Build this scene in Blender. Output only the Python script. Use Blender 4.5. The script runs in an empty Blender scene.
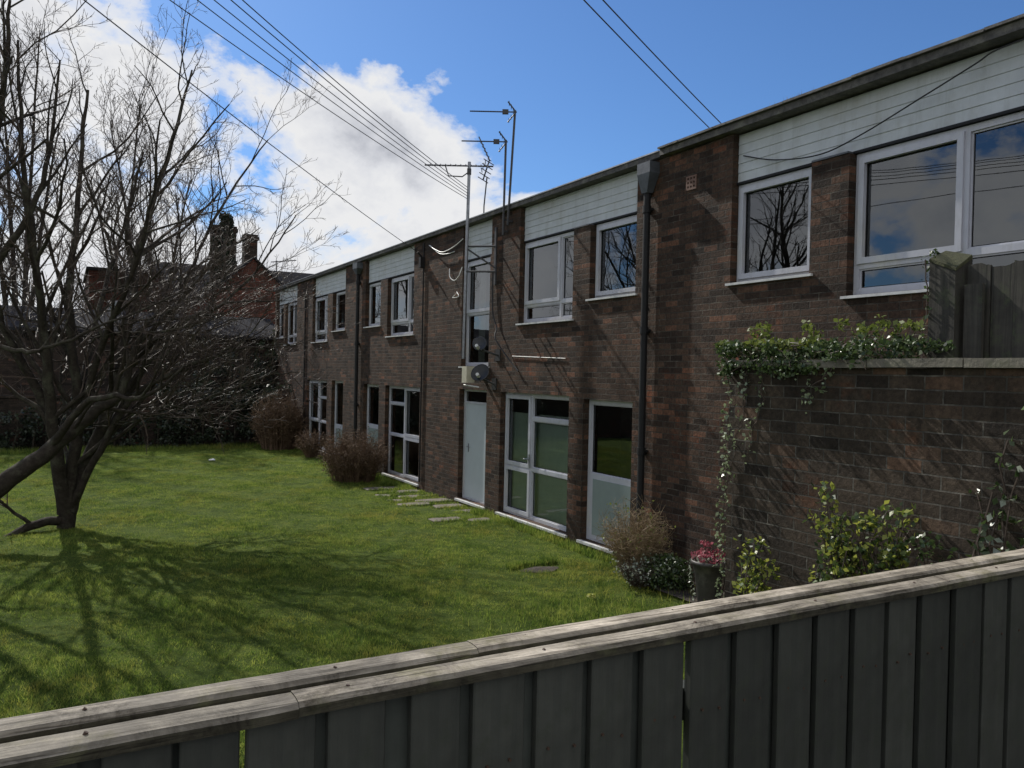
import bpy, bmesh, math, random
import numpy as np
from mathutils import Vector, Matrix, Quaternion
random.seed(7); rng = np.random.default_rng(7)
R = math.radians
S = bpy.context.scene; C = S.collection

# ------------------------------------------------------------------ camera
FPX, EYE = 815.0, 2.49
YAW, PITCH, ROLL = R(28.9), R(-0.66), R(1.25)
FW = Vector((math.sin(YAW)*math.cos(PITCH), math.cos(YAW)*math.cos(PITCH), math.sin(PITCH)))
RT0 = Vector((math.cos(YAW), -math.sin(YAW), 0)); UP0 = RT0.cross(FW)
RT = RT0*math.cos(ROLL)+UP0*math.sin(ROLL); UP = UP0*math.cos(ROLL)-RT0*math.sin(ROLL)
cam_d = bpy.data.cameras.new('camera'); cam = bpy.data.objects.new('camera', cam_d); C.objects.link(cam)
M = Matrix((RT, UP, -FW)).transposed().to_4x4(); M.translation = Vector((0, 0, EYE)); cam.matrix_world = M
cam_d.sensor_width = 36; cam_d.lens = FPX/1024*36; cam_d.clip_start = .05; cam_d.clip_end = 3000
S.camera = cam
def ray(px, py): return FW*FPX+RT*(px-512)-UP*(py-384)
def atY(px, py, Y):            # real point at distance Y into the garden
    d = ray(px, py); return Vector((0, 0, EYE))+d*(Y/d.y)

# ------------------------------------------------------------------ object helpers
def tag(o, label=None, cat=None, group=None, kind=None):
    if label: o['label'] = label
    if cat: o['category'] = cat
    if group: o['group'] = group
    if kind: o['kind'] = kind
    return o
def thing(name, loc, label, cat, group=None):
    o = bpy.data.objects.new(name, None); C.objects.link(o); o.location = loc; o.empty_display_size = .2
    return tag(o, label, cat, group)
def worldloc(o):
    v = Vector(o.location)
    while o.parent: o = o.parent; v += Vector(o.location)
    return v
def obj(name, vf, mats, parent=None, origin=None, smooth=False):
    """vf = (verts, faces[, matindex]) in world coordinates"""
    V = np.array(vf[0], dtype=np.float64).reshape(-1, 3)
    if origin is None:
        origin = (V.min(0)+V.max(0))/2; origin[2] = V[:, 2].min()
    origin = Vector([float(a) for a in origin])
    me = bpy.data.meshes.new(name)
    V = V-np.array(origin)
    F = vf[1]
    if isinstance(F, np.ndarray):
        n, k = F.shape
        me.vertices.add(len(V)); me.vertices.foreach_set('co', V.astype(np.float32).ravel())
        me.loops.add(n*k); me.loops.foreach_set('vertex_index', F.astype(np.int32).ravel())
        me.polygons.add(n); me.polygons.foreach_set('loop_start', np.arange(0, n*k, k, dtype=np.int32))
        me.polygons.foreach_set('loop_total', np.full(n, k, dtype=np.int32))
        me.update(calc_edges=True)
    else:
        me.from_pydata([tuple(map(float, v)) for v in V], [], F); me.update()
    if not isinstance(mats, (list, tuple)): mats = [mats]
    for m in mats: me.materials.append(m)
    if len(vf) > 2: me.polygons.foreach_set('material_index', np.array(vf[2], dtype=np.int32))
    if smooth: me.polygons.foreach_set('use_smooth', np.ones(len(me.polygons), dtype=bool))
    o = bpy.data.objects.new(name, me); C.objects.link(o)
    if parent:
        o.parent = parent; o.location = origin-worldloc(parent)
    else: o.location = origin
    return o
class MB:
    def __init__(s): s.v = []; s.f = []
    def add(s, v, f):
        n = len(s.v); s.v += [tuple(a) for a in v]; s.f += [tuple(i+n for i in q) for q in f]; return s
    def box(s, x0, x1, y0, y1, z0, z1):
        v = [(x, y, z) for x in (x0, x1) for y in (y0, y1) for z in (z0, z1)]
        return s.add(v, [(0, 1, 3, 2), (4, 6, 7, 5), (0, 4, 5, 1), (2, 3, 7, 6), (0, 2, 6, 4), (1, 5, 7, 3)])
    def obox(s, c, ax, ay, az):    # oriented box: centre and three half-axis vectors
        c = Vector(c); ax, ay, az = Vector(ax), Vector(ay), Vector(az)
        v = [c+ax*i+ay*j+az*k for i in (-1, 1) for j in (-1, 1) for k in (-1, 1)]
        return s.add(v, [(0, 1, 3, 2), (4, 6, 7, 5), (0, 4, 5, 1), (2, 3, 7, 6), (0, 2, 6, 4), (1, 5, 7, 3)])
    def tube(s, pts, rad, sides=6, cap=True):
        pts = [Vector(p) for p in pts]; n = len(pts)
        if not hasattr(rad, '__len__'): rad = [rad]*n
        base = len(s.v); t = (pts[1]-pts[0]).normalized()
        a = t.orthogonal().normalized()
        for i, p in enumerate(pts):
            t2 = (pts[min(i+1, n-1)]-pts[max(i-1, 0)]).normalized()
            a = (a-t2*a.dot(t2)); a = a.normalized() if a.length > 1e-6 else t2.orthogonal().normalized()
            b = t2.cross(a)
            for k in range(sides):
                an = 2*math.pi*k/sides; s.v.append(tuple(p+(a*math.cos(an)+b*math.sin(an))*rad[i]))
        for i in range(n-1):
            for k in range(sides):
                k2 = (k+1) % sides
                s.f.append((base+i*sides+k, base+i*sides+k2, base+(i+1)*sides+k2, base+(i+1)*sides+k))
        if cap:
            s.f.append(tuple(base+k for k in reversed(range(sides))))
            s.f.append(tuple(base+(n-1)*sides+k for k in range(sides)))
        return s
    def lathe(s, c, prof, sides=20, axis='z'):
        base = len(s.v); c = Vector(c)
        for r, h in prof:
            for k in range(sides):
                an = 2*math.pi*k/sides
                s.v.append(tuple(c+Vector((r*math.cos(an), r*math.sin(an), h))))
        for i in range(len(prof)-1):
            for k in range(sides):
                k2 = (k+1) % sides
                s.f.append((base+i*sides+k, base+i*sides+k2, base+(i+1)*sides+k2, base+(i+1)*sides+k))
        return s
    def plate(s, x0, x1, y0, y1, z0, z1, holes):
        """upright plate in the YZ plane, thickness x0..x1, with rectangular holes (ya,yb,za,zb)"""
        ys = sorted({y0, y1}|{min(max(h[i], y0), y1) for h in holes for i in (0, 1)})
        zs = sorted({z0, z1}|{min(max(h[i], z0), z1) for h in holes for i in (2, 3)})
        def sol(i, j):
            if i < 0 or j < 0 or i >= len(ys)-1 or j >= len(zs)-1: return False
            cy, cz = (ys[i]+ys[i+1])/2, (zs[j]+zs[j+1])/2
            return not any(h[0] < cy < h[1] and h[2] < cz < h[3] for h in holes)
        for i in range(len(ys)-1):
            for j in range(len(zs)-1):
                if not sol(i, j): continue
                a, b, c, d = ys[i], ys[i+1], zs[j], zs[j+1]
                q = [((x0, a, c), (x0, a, d), (x0, b, d), (x0, b, c)), ((x1, a, c), (x1, b, c), (x1, b, d), (x1, a, d))]
                if not sol(i-1, j): q.append(((x0, a, c), (x1, a, c), (x1, a, d), (x0, a, d)))
                if not sol(i+1, j): q.append(((x0, b, c), (x0, b, d), (x1, b, d), (x1, b, c)))
                if not sol(i, j-1): q.append(((x0, a, c), (x0, b, c), (x1, b, c), (x1, a, c)))
                if not sol(i, j+1): q.append(((x0, a, d), (x1, a, d), (x1, b, d), (x0, b, d)))
                for r in q: s.add(r, [(0, 1, 2, 3)])
        return s
    def vf(s): return (s.v, s.f)
    def build(s, name, mat, parent=None, **k): return obj(name, (s.v, s.f), mat, parent, **k)

# ------------------------------------------------------------------ materials
def nt(name):
    m = bpy.data.materials.new(name); m.use_nodes = True; t = m.node_tree
    return m, t, t.nodes, t.links, t.nodes['Principled BSDF']
def ramp(N, stops):
    r = N.new('ShaderNodeValToRGB'); e = r.color_ramp.elements
    while len(e) < len(stops): e.new(.5)
    for i, (p, c) in enumerate(stops): e[i].position = p; e[i].color = (*c, 1) if len(c) == 3 else c
    return r
def noise(N, L, vec, scale, detail=6, rough=.6, dist=0):
    n = N.new('ShaderNodeTexNoise'); n.inputs['Scale'].default_value = scale; n.inputs['Detail'].default_value = detail
    n.inputs['Roughness'].default_value = rough; n.inputs['Distortion'].default_value = dist
    if vec is not None: L.new(vec, n.inputs['Vector'])
    return n
def mixc(N, L, a, b, fac, mode='MIX'):
    m = N.new('ShaderNodeMix'); m.data_type = 'RGBA'; m.blend_type = mode
    for sock, v in ((m.inputs[6], a), (m.inputs[7], b), (m.inputs[0], fac)):
        if isinstance(v, (int, float)): sock.default_value = v
        elif isinstance(v, tuple): sock.default_value = (*v, 1)
        else: L.new(v, sock)
    return m.outputs[2]
def bump(N, L, h, b, strength=.5, dist=.01, prev=None):
    n = N.new('ShaderNodeBump'); n.inputs['Strength'].default_value = strength; n.inputs['Distance'].default_value = dist
    L.new(h, n.inputs['Height'])
    if prev is not None: L.new(prev, n.inputs['Normal'])
    if b is not None: L.new(n.outputs[0], b.inputs['Normal'])
    return n.outputs[0]
def simple(name, col, rough=.6, var=.25, scale=8, bstr=.2, bdist=.004, metal=0, spec=.5, dirt=None, coord='Object'):
    m, t, N, L, b = nt(name)
    tc = N.new('ShaderNodeTexCoord'); n = noise(N, L, tc.outputs[coord], scale, 8, .65)
    lo = tuple(c*(1-var) for c in col); hi = tuple(min(1, c*(1+var)) for c in col)
    r = ramp(N, [(.3, lo), (.7, hi)]); L.new(n.outputs[0], r.inputs[0]); out = r.outputs[0]
    if dirt:
        n3 = noise(N, L, tc.outputs[coord], scale*.35, 10, .7); r3 = ramp(N, [(.5, (0, 0, 0)), (.72, (1, 1, 1))])
        L.new(n3.outputs[0], r3.inputs[0]); out = mixc(N, L, out, dirt, r3.outputs[0])
    L.new(out, b.inputs['Base Color'])
    b.inputs['Roughness'].default_value = rough; b.inputs['Metallic'].default_value = metal
    b.inputs['Specular IOR Level'].default_value = spec
    n2 = noise(N, L, tc.outputs[coord], scale*6, 6, .6); bump(N, L, n2.outputs[0], b, bstr, bdist)
    return m
def inv0(N, L, bt):
    i_ = N.new('ShaderNodeMath'); i_.operation = 'SUBTRACT'; i_.inputs[0].default_value = 1; L.new(bt.outputs['Fac'], i_.inputs[1]); return i_.outputs[0]
def brick_mat(name, c1, c2, mortar, bw=.25, bh=.083, ms=.012, rough=.85, strength=.9, patches=None, dist=.012, lichen=0, warp=.004):
    m, t, N, L, b = nt(name)
    tc = N.new('ShaderNodeTexCoord'); sx = N.new('ShaderNodeSeparateXYZ'); L.new(tc.outputs['Object'], sx.inputs[0])
    ad = N.new('ShaderNodeMath'); ad.operation = 'ADD'; L.new(sx.outputs[0], ad.inputs[0]); L.new(sx.outputs[1], ad.inputs[1])
    cb = N.new('ShaderNodeCombineXYZ'); L.new(ad.outputs[0], cb.inputs[0]); L.new(sx.outputs[2], cb.inputs[1])
    wn = noise(N, L, tc.outputs['Object'], 9, 4)
    wm = N.new('ShaderNodeVectorMath'); wm.operation = 'SCALE'; wm.inputs[3].default_value = warp; L.new(wn.outputs[1], wm.inputs[0])
    va = N.new('ShaderNodeVectorMath'); va.operation = 'ADD'; L.new(cb.outputs[0], va.inputs[0]); L.new(wm.outputs[0], va.inputs[1])
    bt = N.new('ShaderNodeTexBrick'); L.new(va.outputs[0], bt.inputs['Vector'])
    bt.inputs['Scale'].default_value = 1; bt.inputs['Brick Width'].default_value = bw; bt.inputs['Row Height'].default_value = bh
    bt.inputs['Mortar Size'].default_value = ms*.5; bt.inputs['Mortar Smooth'].default_value = .25; bt.inputs['Bias'].default_value = 0
    bt.inputs['Color1'].default_value = (0, 0, 0, 1); bt.inputs['Color2'].default_value = (1, 1, 1, 1); bt.inputs['Mortar'].default_value = (.5, .5, .5, 1)
    cr = ramp(N, [(0, tuple(.6*a for a in c1)), (.3, tuple(.85*p+.15*q for p, q in zip(c1, c2))), (.7, tuple(.5*p+.5*q for p, q in zip(c1, c2))), (.88, tuple(.85*a for a in c2)), (1, (1.55*c2[0], 1.25*c2[1], 1.15*c2[2]))])
    L.new(bt.outputs['Color'], cr.inputs[0])
    n1 = noise(N, L, tc.outputs['Object'], 28, 8, .7); r1 = ramp(N, [(.3, (.45, .45, .45)), (.7, (1.35, 1.35, 1.35))]); L.new(n1.outputs[0], r1.inputs[0])
    col = mixc(N, L, cr.outputs[0], r1.outputs[0], 1.0, 'MULTIPLY')
    # weathering in large patches
    n2 = noise(N, L, tc.outputs['Object'], .7, 8, .65); r2 = ramp(N, [(.35, (.6, .6, .58)), (.65, (1.2, 1.15, 1.1))]); L.new(n2.outputs[0], r2.inputs[0])
    # mortar with gaps: washed-out or filled
    n4 = noise(N, L, tc.outputs['Object'], 5, 6, .7); r4 = ramp(N, [(.50, tuple(.3*a for a in mortar)), (.72, mortar)]); L.new(n4.outputs[0], r4.inputs[0])
    col = mixc(N, L, col, r4.outputs[0], bt.outputs['Fac'])
    col = mixc(N, L, col, r2.outputs[0], .8, 'MULTIPLY')
    # odd bricks burnt red or pale, at random
    nr = noise(N, L, tc.outputs['Object'], 1.9, 5, .7); rr_ = ramp(N, [(.58, (0, 0, 0)), (.68, (1, 1, 1))]); L.new(nr.outputs[0], rr_.inputs[0])
    mm = N.new('ShaderNodeMath'); mm.operation = 'MULTIPLY'; L.new(rr_.outputs[0], mm.inputs[0]); L.new(inv0(N, L, bt), mm.inputs[1])
    col = mixc(N, L, col, mixc(N, L, col, (1.5, 1.0, .8), 1.0, 'MULTIPLY'), mm.outputs[0])
    # rain streaks: long, narrow, vertical
    ms_ = N.new('ShaderNodeMapping'); ms_.inputs['Scale'].default_value = (3.2, 3.2, .35); L.new(tc.outputs['Object'], ms_.inputs[0])
    ns = noise(N, L, ms_.outputs[0], 1, 8, .7); rs_ = ramp(N, [(.36, (.55, .54, .52)), (.5, (1, 1, 1)), (.7, (1.15, 1.13, 1.1))]); L.new(ns.outputs[0], rs_.inputs[0])
    col = mixc(N, L, col, rs_.outputs[0], .75, 'MULTIPLY')
    if lichen:
        n5 = noise(N, L, tc.outputs['Object'], 3.2, 9, .75); r5 = ramp(N, [(.62, (0, 0, 0)), (.72, (lichen, lichen, lichen))]); L.new(n5.outputs[0], r5.inputs[0])
        col = mixc(N, L, col, (.25, .24, .2), r5.outputs[0])
    L.new(col, b.inputs['Base Color']); b.inputs['Roughness'].default_value = rough; b.inputs['Specular IOR Level'].default_value = .25
    inv = N.new('ShaderNodeMath'); inv.operation = 'SUBTRACT'; inv.inputs[0].default_value = 1; L.new(bt.outputs['Fac'], inv.inputs[1])
    # each brick sits slightly in or out, faces are rough
    h1 = N.new('ShaderNodeMath'); h1.operation = 'MULTIPLY_ADD'; L.new(bt.outputs['Color'], h1.inputs[0]); h1.inputs[1].default_value = .35; L.new(inv.outputs[0], h1.inputs[2])
    h2 = N.new('ShaderNodeMath'); h2.operation = 'MULTIPLY_ADD'; L.new(n1.outputs[0], h2.inputs[0]); h2.inputs[1].default_value = .9; L.new(h1.outputs[0], h2.inputs[2])
    bump(N, L, h2.outputs[0], b, strength, dist)
    return m
def wood_mat(name, c_hi, c_lo, axis='x', scale=1.0, rough=.8, moss=None, stripes=1.0, bstr=.6, grey=None):
    m, t, N, L, b = nt(name)
    tc = N.new('ShaderNodeTexCoord'); mp = N.new('ShaderNodeMapping'); L.new(tc.outputs['Object'], mp.inputs[0])
    sc = {'x': (1.2, 40, 40), 'z': (40, 40, 1.2), 'y': (40, 1.2, 40)}[axis]; mp.inputs['Scale'].default_value = tuple(a*scale for a in sc)
    n = noise(N, L, mp.outputs[0], 1.0, 9, .7, .4); r = ramp(N, [(.28, c_lo), (.5, tuple((a+b_)/2 for a, b_ in zip(c_hi, c_lo))), (.72, c_hi)]); L.new(n.outputs[0], r.inputs[0])
    col = r.outputs[0]
    n2 = noise(N, L, tc.outputs['Object'], 3.5, 8, .7); r2 = ramp(N, [(.3, (.5, .5, .5)), (.7, (1.15, 1.15, 1.15))]); L.new(n2.outputs[0], r2.inputs[0])
    col = mixc(N, L, col, r2.outputs[0], .9, 'MULTIPLY')
    vo = N.new('ShaderNodeTexVoronoi'); vo.inputs['Scale'].default_value = 3.1*scale
    mk = N.new('ShaderNodeMapping'); mk.inputs['Scale'].default_value = {'x': (.8, 2.4, 2.4), 'z': (2.4, 2.4, .8), 'y': (2.4, .8, 2.4)}[axis]; L.new(tc.outputs['Object'], mk.inputs[0]); L.new(mk.outputs[0], vo.inputs['Vector'])
    rk = ramp(N, [(.05, (.25, .2, .16)), (.12, (1, 1, 1))]); L.new(vo.outputs['Distance'], rk.inputs[0])
    col = mixc(N, L, col, rk.outputs[0], .8, 'MULTIPLY')
    oi = N.new('ShaderNodeObjectInfo'); ro_ = ramp(N, [(0, (.78, .78, .76)), (1, (1.22, 1.2, 1.16))]); L.new(oi.outputs['Random'], ro_.inputs[0]); col = mixc(N, L, col, ro_.outputs[0], 1.0, 'MULTIPLY')
    if moss:
        n3 = noise(N, L, tc.outputs['Object'], 6, 8, .75); r3 = ramp(N, [(.52, (0, 0, 0)), (.66, (.8, .8, .8))]); L.new(n3.outputs[0], r3.inputs[0])
        col = mixc(N, L, col, moss, r3.outputs[0])
    L.new(col, b.inputs['Base Color']); b.inputs['Roughness'].default_value = rough; b.inputs['Specular IOR Level'].default_value = .3
    bump(N, L, n.outputs[0], b, bstr, .004)
    return m
def leaf_mat(name, c1, c2, rough=.45, trans=.35, spec=.5):
    m, t, N, L, b = nt(name)
    g = N.new('ShaderNodeNewGeometry'); r = ramp(N, [(0, c1), (1, c2)]); L.new(g.outputs['Random Per Island'], r.inputs[0])
    L.new(r.outputs[0], b.inputs['Base Color']); b.inputs['Roughness'].default_value = rough; b.inputs['Specular IOR Level'].default_value = spec
    if trans:
        tr = N.new('ShaderNodeBsdfTranslucent'); L.new(r.outputs[0], tr.inputs[0]); mx = N.new('ShaderNodeMixShader'); mx.inputs[0].default_value = trans
        L.new(b.outputs[0], mx.inputs[1]); L.new(tr.outputs[0], mx.inputs[2]); L.new(mx.outputs[0], N['Material Output'].inputs[0])
    return m
def glass_mat(name, tint=(.55, .6, .6), ior=1.9, rough=0.0, wav=.02):
    m, t, N, L, b = nt(name); N.remove(b)
    tr = N.new('ShaderNodeBsdfTransparent'); tr.inputs[0].default_value = (*tint, 1)
    gl = N.new('ShaderNodeBsdfGlossy'); gl.inputs['Roughness'].default_value = rough; gl.inputs[0].default_value = (.92, .96, 1, 1)
    fr = N.new('ShaderNodeFresnel'); fr.inputs['IOR'].default_value = ior
    tc = N.new('ShaderNodeTexCoord'); n = noise(N, L, tc.outputs['Object'], 1.1, 2, .4)
    bn = bump(N, L, n.outputs[0], None, .5, wav); L.new(bn, gl.inputs['Normal'])
    mx = N.new('ShaderNodeMixShader'); L.new(fr.outputs[0], mx.inputs[0]); L.new(tr.outputs[0], mx.inputs[1]); L.new(gl.outputs[0], mx.inputs[2])
    L.new(mx.outputs[0], N['Material Output'].inputs[0]); return m

MT = {}
MT['brick'] = brick_mat('flats_brick', (.056, .037, .027), (.122, .074, .050), (.20, .18, .15), bw=.225, bh=.075, ms=.011)
MT['brick_wall'] = brick_mat('garden_wall_brick', (.044, .034, .025), (.090, .068, .048), (.25, .235, .20), bw=.235, bh=.082, ms=.010, lichen=.1, warp=.012)
MT['red_brick'] = brick_mat('red_house_brick', (.10, .034, .024), (.155, .056, .040), (.3, .26, .22), bw=.22, bh=.075)
MT['dark_brick'] = brick_mat('outbuilding_brick', (.034, .026, .022), (.065, .046, .038), (.08, .075, .065))
MT['upvc'] = simple('white_plastic', (.50, .51, .56), .35, .05, 4, .05, .001, dirt=(.6, .59, .55))
MT['clad'] = simple('white_boarding', (.54, .57, .58), .6, .08, 5, .15, .002, dirt=(.46, .47, .45))
def streaks(m, amt=.6, sc=(5, 5, .6)):
    t = m.node_tree; N = t.nodes; L = t.links; b = N['Principled BSDF']; src = b.inputs['Base Color'].links[0].from_socket
    tc = N.new('ShaderNodeTexCoord'); mp = N.new('ShaderNodeMapping'); mp.inputs['Scale'].default_value = sc; L.new(tc.outputs['Object'], mp.inputs[0])
    n = noise(N, L, mp.outputs[0], 1, 10, .72); r_ = ramp(N, [(.34, (.55, .54, .48)), (.5, (1, 1, 1))]); L.new(n.outputs[0], r_.inputs[0])
    L.new(mixc(N, L, src, r_.outputs[0], amt, 'MULTIPLY'), b.inputs['Base Color'])
streaks(MT['clad'], .4); streaks(MT['upvc'], .35, (7, 7, 2))
MT['doorpaint'] = simple('pale_door_paint', (.50, .55, .58), .4, .05, 4, .1, .001)
MT['fascia'] = simple('roof_edge_felt', (.09, .085, .08), .8, .5, 14, .8, .01, dirt=(.22, .21, .18))
MT['trim'] = simple('roof_metal_trim', (.35, .36, .38), .45, .3, 10, .2, .002, metal=.6)
MT['roof'] = simple('flat_roof_felt', (.08, .08, .08), .9, .4, 3, .5, .01)
MT['slate'] = simple('roof_slate', (.028, .028, .032), .95, .4, 6, .4, .01, spec=.05)
MT['black'] = simple('black_drainpipe', (.004, .004, .005), .7, .3, 10, .1, .001)
MT['lead'] = simple('lead_hopper', (.10, .11, .125), .5, .3, 9, .4, .004, metal=.3)
MT['steel'] = simple('galvanised_steel', (.30, .31, .33), .45, .3, 12, .1, .001, metal=.7)
MT['alu'] = simple('aerial_aluminium', (.05, .05, .055), .6, .3, 12, .1, .001)
MT['cable_black'] = simple('black_cable', (.02, .02, .022), .6, .2, 12)
MT['cable_white'] = simple('white_cable', (.7, .7, .67), .5, .15, 12)
MT['dish'] = simple('dark_dish_metal', (.03, .031, .033), .5, .3, 10)
MT['cream'] = simple('cream_plastic', (.62, .58, .45), .5, .12, 12)
MT['sill'] = simple('window_sill', (.62, .62, .61), .5, .2, 9, .2, .002, dirt=(.4, .4, .37))
MT['panelpaint'] = simple('grey_green_panel', (.24, .29, .28), .45, .08, 4, .1, .001)
MT['stone'] = simple('paving_slab', (.135, .115, .09), .85, .3, 7, .7, .01, dirt=(.09, .11, .04))
MT['coping'] = simple('coping_stone', (.17, .155, .12), .85, .35, 7, .7, .01, dirt=(.12, .13, .07))
MT['interior'] = simple('room_plaster', (.3, .29, .27), .9, .1, 2)
MT['curtain'] = simple('net_curtain', (.55, .55, .52), .9, .15, 6)
MT['bark'] = simple('tree_bark', (.042, .035, .028), .9, .45, 14, 1.0, .02, dirt=(.11, .11, .08), spec=.15)
MT['twig'] = simple('twig_bark', (.078, .058, .045), .58, .4, 9, .3, .003, spec=.25)
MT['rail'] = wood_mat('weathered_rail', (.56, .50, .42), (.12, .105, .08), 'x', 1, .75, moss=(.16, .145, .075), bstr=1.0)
def cracks(m, sc):      # fine dark drying cracks along the grain and grey blotches
    t = m.node_tree; N = t.nodes; L = t.links; b = N['Principled BSDF']; src = b.inputs['Base Color'].links[0].from_socket
    tc = N.new('ShaderNodeTexCoord'); mp = N.new('ShaderNodeMapping'); mp.inputs['Scale'].default_value = sc; L.new(tc.outputs['Object'], mp.inputs[0])
    n = noise(N, L, mp.outputs[0], 1, 5, .6); r_ = ramp(N, [(.36, (.22, .2, .17)), (.44, (1, 1, 1))]); L.new(n.outputs[0], r_.inputs[0])
    n2 = noise(N, L, tc.outputs['Object'], 9, 12, .8, .7); r2 = ramp(N, [(.38, (.28, .26, .22)), (.48, (.8, .79, .76)), (.56, (1.05, 1.05, 1.03)), (.68, (1.5, 1.5, 1.48))]); L.new(n2.outputs[0], r2.inputs[0])
    c = mixc(N, L, src, r_.outputs[0], .8, 'MULTIPLY'); c = mixc(N, L, c, r2.outputs[0], .9, 'MULTIPLY'); L.new(c, b.inputs['Base Color'])
    n3 = bump(N, L, n.outputs[0], None, .8, .003, b.inputs['Normal'].links[0].from_socket); L.new(n3, b.inputs['Normal'])
cracks(MT['rail'], (3.5, 130, 130))
MT['rail_face'] = wood_mat('dark_rail_face', (.11, .10, .07), (.04, .038, .028), 'x', 1, .85, moss=(.10, .105, .05), bstr=1.0); cracks(MT['rail_face'], (3.5, 130, 130))  # darker greenish wood for the rail's sides, underside and ends
MT['plank'] = wood_mat('painted_plank', (.066, .070, .060), (.047, .051, .045), 'z', 1, .7, moss=(.045, .052, .036), bstr=.6)
MT['plank_back'] = wood_mat('painted_plank_rear', (.075, .085, .075), (.058, .065, .058), 'z', 1, .7, bstr=.35)
MT['oldwood'] = wood_mat('old_fence_wood', (.085, .08, .07), (.03, .03, .026), 'z', 1, .8, moss=(.07, .085, .045), bstr=.9)
MT['rust'] = simple('rusty_nail', (.06, .035, .022), .8, .3, 60)
MT['moss'] = simple('moss', (.055, .058, .024), .95, .5, 30, 1, .01)
MT['ivy'] = leaf_mat('ivy_leaf', (.02, .04, .015), (.10, .15, .045), .38, .25, .5)
MT['ivy_lit'] = leaf_mat('ivy_lit_leaf', (.09, .13, .05), (.36, .42, .25), .3, .3, .7)  # sunlit, glinting ivy painted in as a lighter leaf colour
MT['ivy_yellow'] = leaf_mat('ivy_new_leaf', (.07, .10, .02), (.20, .24, .05), .4, .4)
MT['shrub_leaf'] = leaf_mat('laurel_leaf', (.10, .15, .025), (.40, .42, .08), .4, .45)
MT['dark_leaf'] = leaf_mat('dark_leaf', (.012, .018, .010), (.04, .055, .028), .5, .2)
MT['dry_stem'] = leaf_mat('dry_stem', (.08, .05, .032), (.21, .14, .09), .75, .1, .15)
MT['dead_leaf'] = leaf_mat('dead_leaf', (.05, .034, .02), (.17, .115, .065), .7, .2, .2)
MT['straw'] = leaf_mat('straw_stem', (.16, .11, .06), (.42, .32, .19), .6, .2, .3)
MT['pale_leaf'] = leaf_mat('variegated_leaf', (.10, .13, .08), (.5, .55, .45), .35, .3)
MT['red_flower'] = leaf_mat('red_flower', (.22, .025, .045), (.50, .16, .20), .5, .4)
MT['pot'] = simple('dark_glazed_pot', (.05, .045, .04), .5, .3, 14, .4, .004, dirt=(.14, .13, .11))
MT['white_paper'] = simple('litter_paper', (.8, .8, .8), .6, .05)
MT['tuft'] = leaf_mat('roof_grass', (.10, .09, .05), (.22, .19, .10), .6, .3)
MT['terracotta'] = simple('vent_brick', (.17, .10, .075), .8, .2, 20)
MT['soil'] = simple('soil_bed', (.06, .048, .036), .95, .5, 12, 1, .03)
MT['glass'] = glass_mat('window_glass', (.6, .65, .65), 2.05, wav=.004)
MT['glass_low'] = glass_mat('ground_floor_glass', (.62, .68, .65), 1.9, wav=.004)
MT['glow'] = simple('orange_cushion', (.35, .16, .06), .8, .3, 12)

# ------------------------------------------------------------------ ground, lawn
def fbm(x, y):
    return (np.sin(x*1.3+.7)*np.cos(y*.9+1.1)*.5+np.sin(x*3.1+y*1.7)*.25+np.cos(x*5.3-y*4.1+2)*.15+np.sin(x*11+1)*np.sin(y*9.4)*.1)
def lawn_h(x, y): return .035+.03*fbm(x, y)+.012*np.sin(x*17+y*5)*np.sin(y*15-x*4)
def plane(x0, x1, y0, y1, z): return ([(x0, y0, z), (x1, y0, z), (x1, y1, z), (x0, y1, z)], [(0, 1, 2, 3)])
m, t, N, L, b = nt('distant_ground'); tc = N.new('ShaderNodeTexCoord')
n = noise(N, L, tc.outputs['Object'], .6, 10); r = ramp(N, [(.35, (.05, .055, .03)), (.65, (.09, .1, .045))]); L.new(n.outputs[0], r.inputs[0]); L.new(r.outputs[0], b.inputs['Base Color']); b.inputs['Roughness'].default_value = .95
tag(obj('ground', plane(-400, 400, -400, 400, -.05), m), kind='structure')
m, t, N, L, b = nt('lawn_soil_and_grass'); tc = N.new('ShaderNodeTexCoord')
n = noise(N, L, tc.outputs['Object'], 3.0, 12, .75); r = ramp(N, [(.3, (.035, .06, .012)), (.5, (.10, .15, .026)), (.72, (.20, .24, .045))]); L.new(n.outputs[0], r.inputs[0])
n2 = noise(N, L, tc.outputs['Object'], 40, 8, .8); r2 = ramp(N, [(.3, (.4, .4, .4)), (.7, (1.4, 1.4, 1.3))]); L.new(n2.outputs[0], r2.inputs[0])
L.new(mixc(N, L, r.outputs[0], r2.outputs[0], 1.0, 'MULTIPLY'), b.inputs['Base Color']); b.inputs['Roughness'].default_value = .95; b.inputs['Specular IOR Level'].default_value = .1
bump(N, L, n2.outputs[0], b, 1, .06); MT['lawn'] = m
gx = np.concatenate([np.linspace(-30, -6, 20), np.linspace(-5.8, 6.58, 140)]); gy = np.linspace(1.62, 26.6, 260)
X, Y = np.meshgrid(gx, gy); Z = lawn_h(X, Y)
V = np.stack([X.ravel(), Y.ravel(), Z.ravel()], 1); nx, ny = len(gx), len(gy)
i, j = np.meshgrid(np.arange(nx-1), np.arange(ny-1)); a = (j*nx+i).ravel()
tag(obj('lawn', (V, np.stack([a, a+1, a+nx+1, a+nx], 1)), MT['lawn'], smooth=True), kind='structure')
# the raised path the photographer stands on
tag(MB().box(-30, 14, -12, 1.30, -.04, .86).build('path', simple('path_tarmac', (.06, .06, .06), .9, .3, 20, .6, .01)), kind='structure')

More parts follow.
